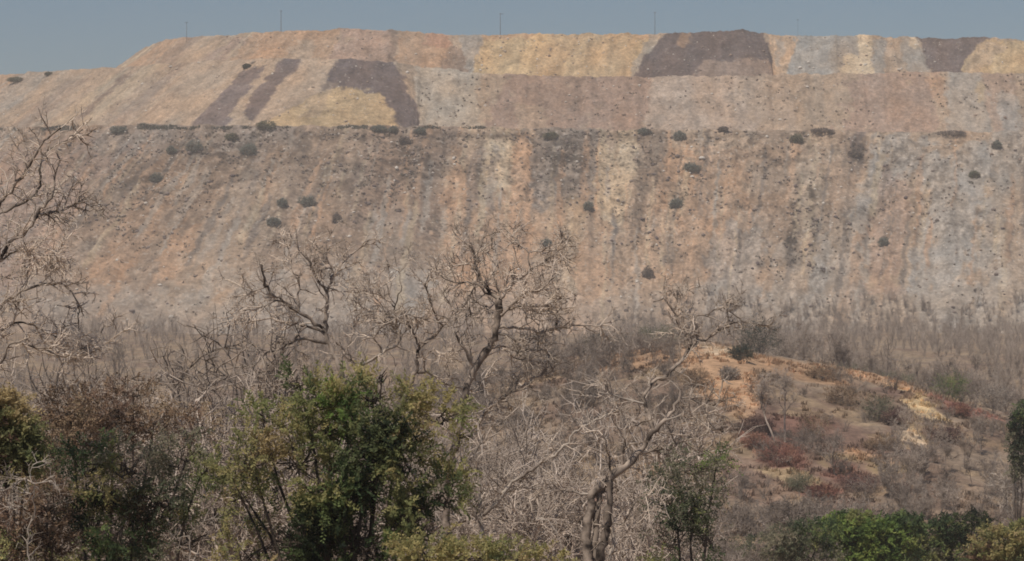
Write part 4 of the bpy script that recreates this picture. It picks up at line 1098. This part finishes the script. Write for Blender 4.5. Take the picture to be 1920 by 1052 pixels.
DS = [(365, 273, 30, 24, 'bluegreen', 'round dark shrub high on the left, middle of three in a row'), (468, 277, 34, 28, 'bluegreen', 'biggest dark shrub of the row of three on the left of the lower face'), (320, 277, 22, 18, 'bluegreen', 'smallest shrub of the row of three on the left of the lower face'),
      (294, 331, 32, 26, 'bluegreen', 'dark round shrub alone below the row of three shrubs on the left'), (712, 240, 38, 16, 'bluegreen', 'wide bluish shrub on the bench under the dark purple tip'), (738, 241, 24, 14, 'bluegreen', 'smaller bluish shrub touching the wide one under the dark purple tip'), (788, 243, 28, 15, 'bluegreen', 'bluish shrub on the bench right of the dark purple tip'),
      (1206, 243, 34, 17, 'green', 'flat green shrub on the bench above the pale yellow chute'), (1273, 251, 32, 24, 'green', 'dark green shrub just under the bench right of the pale yellow chute'), (1297, 311, 36, 22, 'green', 'greenest shrub on the lower face, beside a pale boulder'), (578, 377, 28, 22, 'bluegreen', 'bushy shrub midway down the lower face, right one of a pair'),
      (530, 379, 16, 18, 'bluegreen', 'narrow shrub midway down the lower face, left one of a pair'), (514, 414, 24, 14, 'bluegreen', 'flat shrub just below the pair midway down the lower face'), (500, 232, 36, 15, 'greygreen', 'grey green shrub on the bench under the twin dark streaks'), (435, 256, 26, 14, 'greygreen', 'dull shrub just under the bench at left, above the row of three'),
      (1103, 383, 24, 24, 'bluegreen', 'dark shrub between the dark rubble and the pale yellow chute'), (1025, 455, 20, 16, 'bluegreen', 'dark shrub above the top of the tallest bare tree'), (1213, 509, 22, 22, 'maroon', 'blackish shrub low on the orange part of the lower face'),
      (220, 243, 28, 13, 'bluegreen', 'flat dark shrub at the left end of the bench'), (462, 123, 13, 8, 'dark', 'tiny black shrub on the middle terrace edge at left'), (1870, 270, 20, 16, 'bluegreen', 'dark shrub under the bench at far right'), (1828, 325, 22, 17, 'greygreen', 'olive shrub on the grey slope at far right'),
      (1605, 286, 26, 18, 'maroon', 'purplish dark shrub under the bench above the dark rubble streaks'), (631, 406, 22, 28, 'maroon', 'purplish shrub right of the pair midway down the lower face'), (1655, 453, 18, 16, 'bluegreen', 'dark shrub right of the two dark rubble streaks'), 
      (1035, 252, 30, 15, 'greygreen', 'grey shrub on the bench over the rubble right of the orange chute'), (1270, 378, 26, 24, 'bluegreen', 'dim shrub below the greenest shrub of the lower face'), 
      (1540, 241, 48, 9, 'brown', 'long low brown shrub on the bench at right'), (1785, 249, 54, 9, 'brown', 'long low brown shrub on the bench at far right'), (1495, 258, 24, 18, 'greygreen', 'greenish shrub under the bench above the two dark rubble streaks'), (1355, 240, 24, 10, 'brown', 'brown shrub on the bench right of the dark green one'),
      (760, 262, 22, 16, 'maroon', 'purplish shrub just under the bench below the bluish ones'), (30, 148, 34, 9, 'greygreen', 'grey green shrub on the far left skyline'), (92, 138, 20, 8, 'greygreen', 'second small shrub on the far left skyline, nearer the slope')]
for (x, y, w, h_, pal, lab) in DS:
    b = on_dump(x, y + h_ * .35); s = b[1] / F
    pal = {'maroon': 'dusty', 'brown': 'dusty', 'bluegreen': 'hazegreen', 'green': 'hazegreen'}.get(pal, pal); vs = rng.uniform(.6, 1.0); w *= vs; h_ *= vs
    rx, rz = w / 2 * s, h_ / 2 * s
    lob = [(b + np.array([0, -.3, rz * .55]), (rx * .85, rx * .8, rz), pal, .9), (b + np.array([rx * .4, -.2, rz * .3]), (rx * .6, rx * .6, rz * .75), pal, .45), (b + np.array([-rx * .45, -.5, rz * .35]), (rx * .55, rx * .55, rz * .7), pal, .45)]
    for q in range(3):
        lob.append((b + np.array([rng.uniform(-1.1, 1.1) * rx, -.4, rz * rng.uniform(.1, .8)]), (rx * rng.uniform(.2, .45), rx * .4, rz * rng.uniform(.3, .6)), 'dusty' if q == 2 else pal, .2))
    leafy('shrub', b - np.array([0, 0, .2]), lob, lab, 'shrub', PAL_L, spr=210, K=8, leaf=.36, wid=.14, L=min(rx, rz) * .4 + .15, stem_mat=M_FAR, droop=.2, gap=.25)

BD = [(850, 298, .9, 1.3, 'white upright boulder on the lower face above the tallest bare tree'), (852, 309, .8, .6, 'second white boulder just below the upright white one'), (1316, 298, 1.7, .9, 'big cream boulder right of the greenest shrub'), (1297, 332, 1.1, .7, 'pale boulder below the greenest shrub'), (1215, 131, .8, .6, 'pale boulder at the foot of the golden tip'), (1499, 128, 1.1, .8, 'white boulder at the foot of the bluish grey tip'),
      (1685, 131, 1.2, .7, 'pale boulder on the terrace edge at right, under the grey tip'), (1514, 164, .9, .6, 'pale boulder on the middle terrace under the bluish grey tip'), (372, 266, .6, .5, 'small pale stone behind the row of three shrubs'), (1016, 298, .6, .5, 'small white stone in the dark rubble'), (1780, 296, .9, .5, 'pale stone on the grey slope at far right'), (1850, 386, .8, .5, 'white stone low on the grey slope at right'), (1578, 352, .7, .5, 'white stone between the dark rubble streaks'),
      (735, 268, .9, .5, 'pale slab below the bluish shrubs on the bench'), (372, 118, 1.0, .5, 'pale slab on the left slope of the upper terrace'), (320, 125, 1.1, .5, 'pale slab lowest on the left slope of the upper terrace'), (1263, 103, .5, .4, 'tiny pale stone on the purple tip')]
for (x, y, w, h_, lab) in BD:
    b = on_dump(x, y)
    v, f = ico(2, .07, .8)
    v = v * (w * .8, w * .6, h_ * .9)
    o = link('boulder', raw_mesh('boulder', v, f, M_ROCK, fcol=np.broadcast_to((.66, .60, .52), (len(f), 3))), None, tuple(b + np.array([0, -.2, h_ * .25])))
    tag(o, lab, 'boulder', 'pale boulders on the spoil dump')

# poles along the top of the dump
def pole(px, ytop, ybot, label, arm, thick=.17):
    d = 1400.
    b = P(px, ybot + 6, d); Ht = (ybot + 6 - ytop) / F * d
    t = thing('utility_pole', b, label, 'utility pole', 'utility poles along the top of the spoil dump')
    tb = Tubes(); tb.add([(0, 0, -1), (0, 0, Ht * .5), (0, 0, Ht)], [thick * 1.1, thick * .9, thick * .65], 8)
    link('pole', tb.mesh('pole', M_POLE), t)
    for (x0, x1, dz) in arm:
        ta = Tubes(); ta.add([(x0, 0, Ht - dz), ((x0 + x1) / 2, 0, Ht - dz), (x1, 0, Ht - dz)], .07, 4)
        o = link('crossarm', ta.mesh('crossarm', M_POLE), t)
        for x in np.linspace(x0, x1, 3):
            ti = Tubes(); ti.add([(x, 0, Ht - dz), (x, 0, Ht - dz + .15), (x, 0, Ht - dz + .35)], [.05, .08, .03], 5)
            link('insulator', ti.mesh('insulator', M_POLE), o)


pole(350, 41, 69, 'shortest thin pole on the left shoulder of the skyline, with an arm', [(-.9, .6, .4)], .11)
pole(527, 19, 57, 'dark pole on the skyline above the orange rock left of centre', [(-.5, .5, .5)], .15)
pole(938, 25, 62, 'pole with a sideways arm above the left end of the golden tip', [(-.4, 1.6, .3)], .14)
pole(1228, 22, 62, 'pole above the right end of the golden tip', [(-.5, .5, .5)], .12)
pole(1266, 59, 64, 'short dark post at the edge of the purple tip', [], .16)
pole(1496, 36, 66, 'faint thin pole above the bluish grey tip', [(-.5, .5, .4)], .05)

# ------------------------------------------------------------------ air
HZ = bpy.data.materials.new('haze_air'); HZ.use_nodes = True
nt = HZ.node_tree; nt.nodes.remove(nt.nodes['Principled BSDF'])
pv = nt.nodes.new('ShaderNodeVolumePrincipled')
HAZE_DENS = .00021
pv.inputs['Color'].default_value = (.86, .82, .78, 1); pv.inputs['Density'].default_value = HAZE_DENS
pv.inputs['Anisotropy'].default_value = 0.0
nt.links.new(pv.outputs[0], nt.nodes['Material Output'].inputs['Volume'])
x0, x1, y0, y1, z0, z1 = -16000, 16000, -100, 9400, -34, 150
v = [(x0, y0, z0), (x1, y0, z0), (x1, y1, z0), (x0, y1, z0), (x0, y0, z1), (x1, y0, z1), (x1, y1, z1), (x0, y1, z1)]
f = [(3, 2, 1, 0), (4, 5, 6, 7), (0, 1, 5, 4), (1, 2, 6, 5), (2, 3, 7, 6), (3, 0, 4, 7)]
tag(link('haze', raw_mesh('haze', v, f, HZ)), 'pale dusty haze over the valley', 'haze', kind='stuff')

# ------------------------------------------------------------------ light
SUN_EL, SUN_AZ = math.radians(60), math.radians(-148)   # azimuth from +Y, negative = left of the view; beyond 90 = behind the camera
sd = np.array([math.cos(SUN_EL) * math.sin(SUN_AZ), math.cos(SUN_EL) * math.cos(SUN_AZ), math.sin(SUN_EL)])
w = bpy.data.worlds.new('World'); scene.world = w; w.use_nodes = True
nt = w.node_tree; bg = nt.nodes['Background']
sky = nt.nodes.new('ShaderNodeTexSky'); sky.sky_type = 'NISHITA'; sky.sun_disc = False
sky.sun_elevation = SUN_EL; sky.sun_rotation = SUN_AZ % (2 * math.pi)
sky.air_density = 1.0; sky.dust_density = .5; sky.ozone_density = 6.0
nt.links.new(sky.outputs[0], bg.inputs['Color']); bg.inputs['Strength'].default_value = .05
from mathutils import Vector
sun = bpy.data.lights.new('sun', 'SUN'); sun.energy = 3.05; sun.angle = math.radians(.6); sun.color = (1, .92, .82)
so = bpy.data.objects.new('sun', sun); COL.objects.link(so)
so.rotation_euler = Vector(sd).to_track_quat('Z', 'Y').to_euler()

# ------------------------------------------------------------------ camera
cam = bpy.data.cameras.new('camera'); co = bpy.data.objects.new('camera', cam); COL.objects.link(co)
co.location = (0, 0, 0); co.rotation_euler = (math.radians(90), 0, 0)
cam.sensor_width = 36; cam.angle = 2 * math.atan(960 / F); cam.clip_start = .5; cam.clip_end = 30000
scene.camera = co
scene.view_settings.view_transform = 'Standard'; scene.view_settings.look = 'None'
scene.view_settings.exposure = 0.2; scene.view_settings.gamma = 1
scene.cycles.use_denoising = True
scene.cycles.max_bounces = 12; scene.cycles.diffuse_bounces = 7; scene.cycles.volume_bounces = 1; scene.cycles.transmission_bounces = 7
scene.cycles.filter_width = 1.8
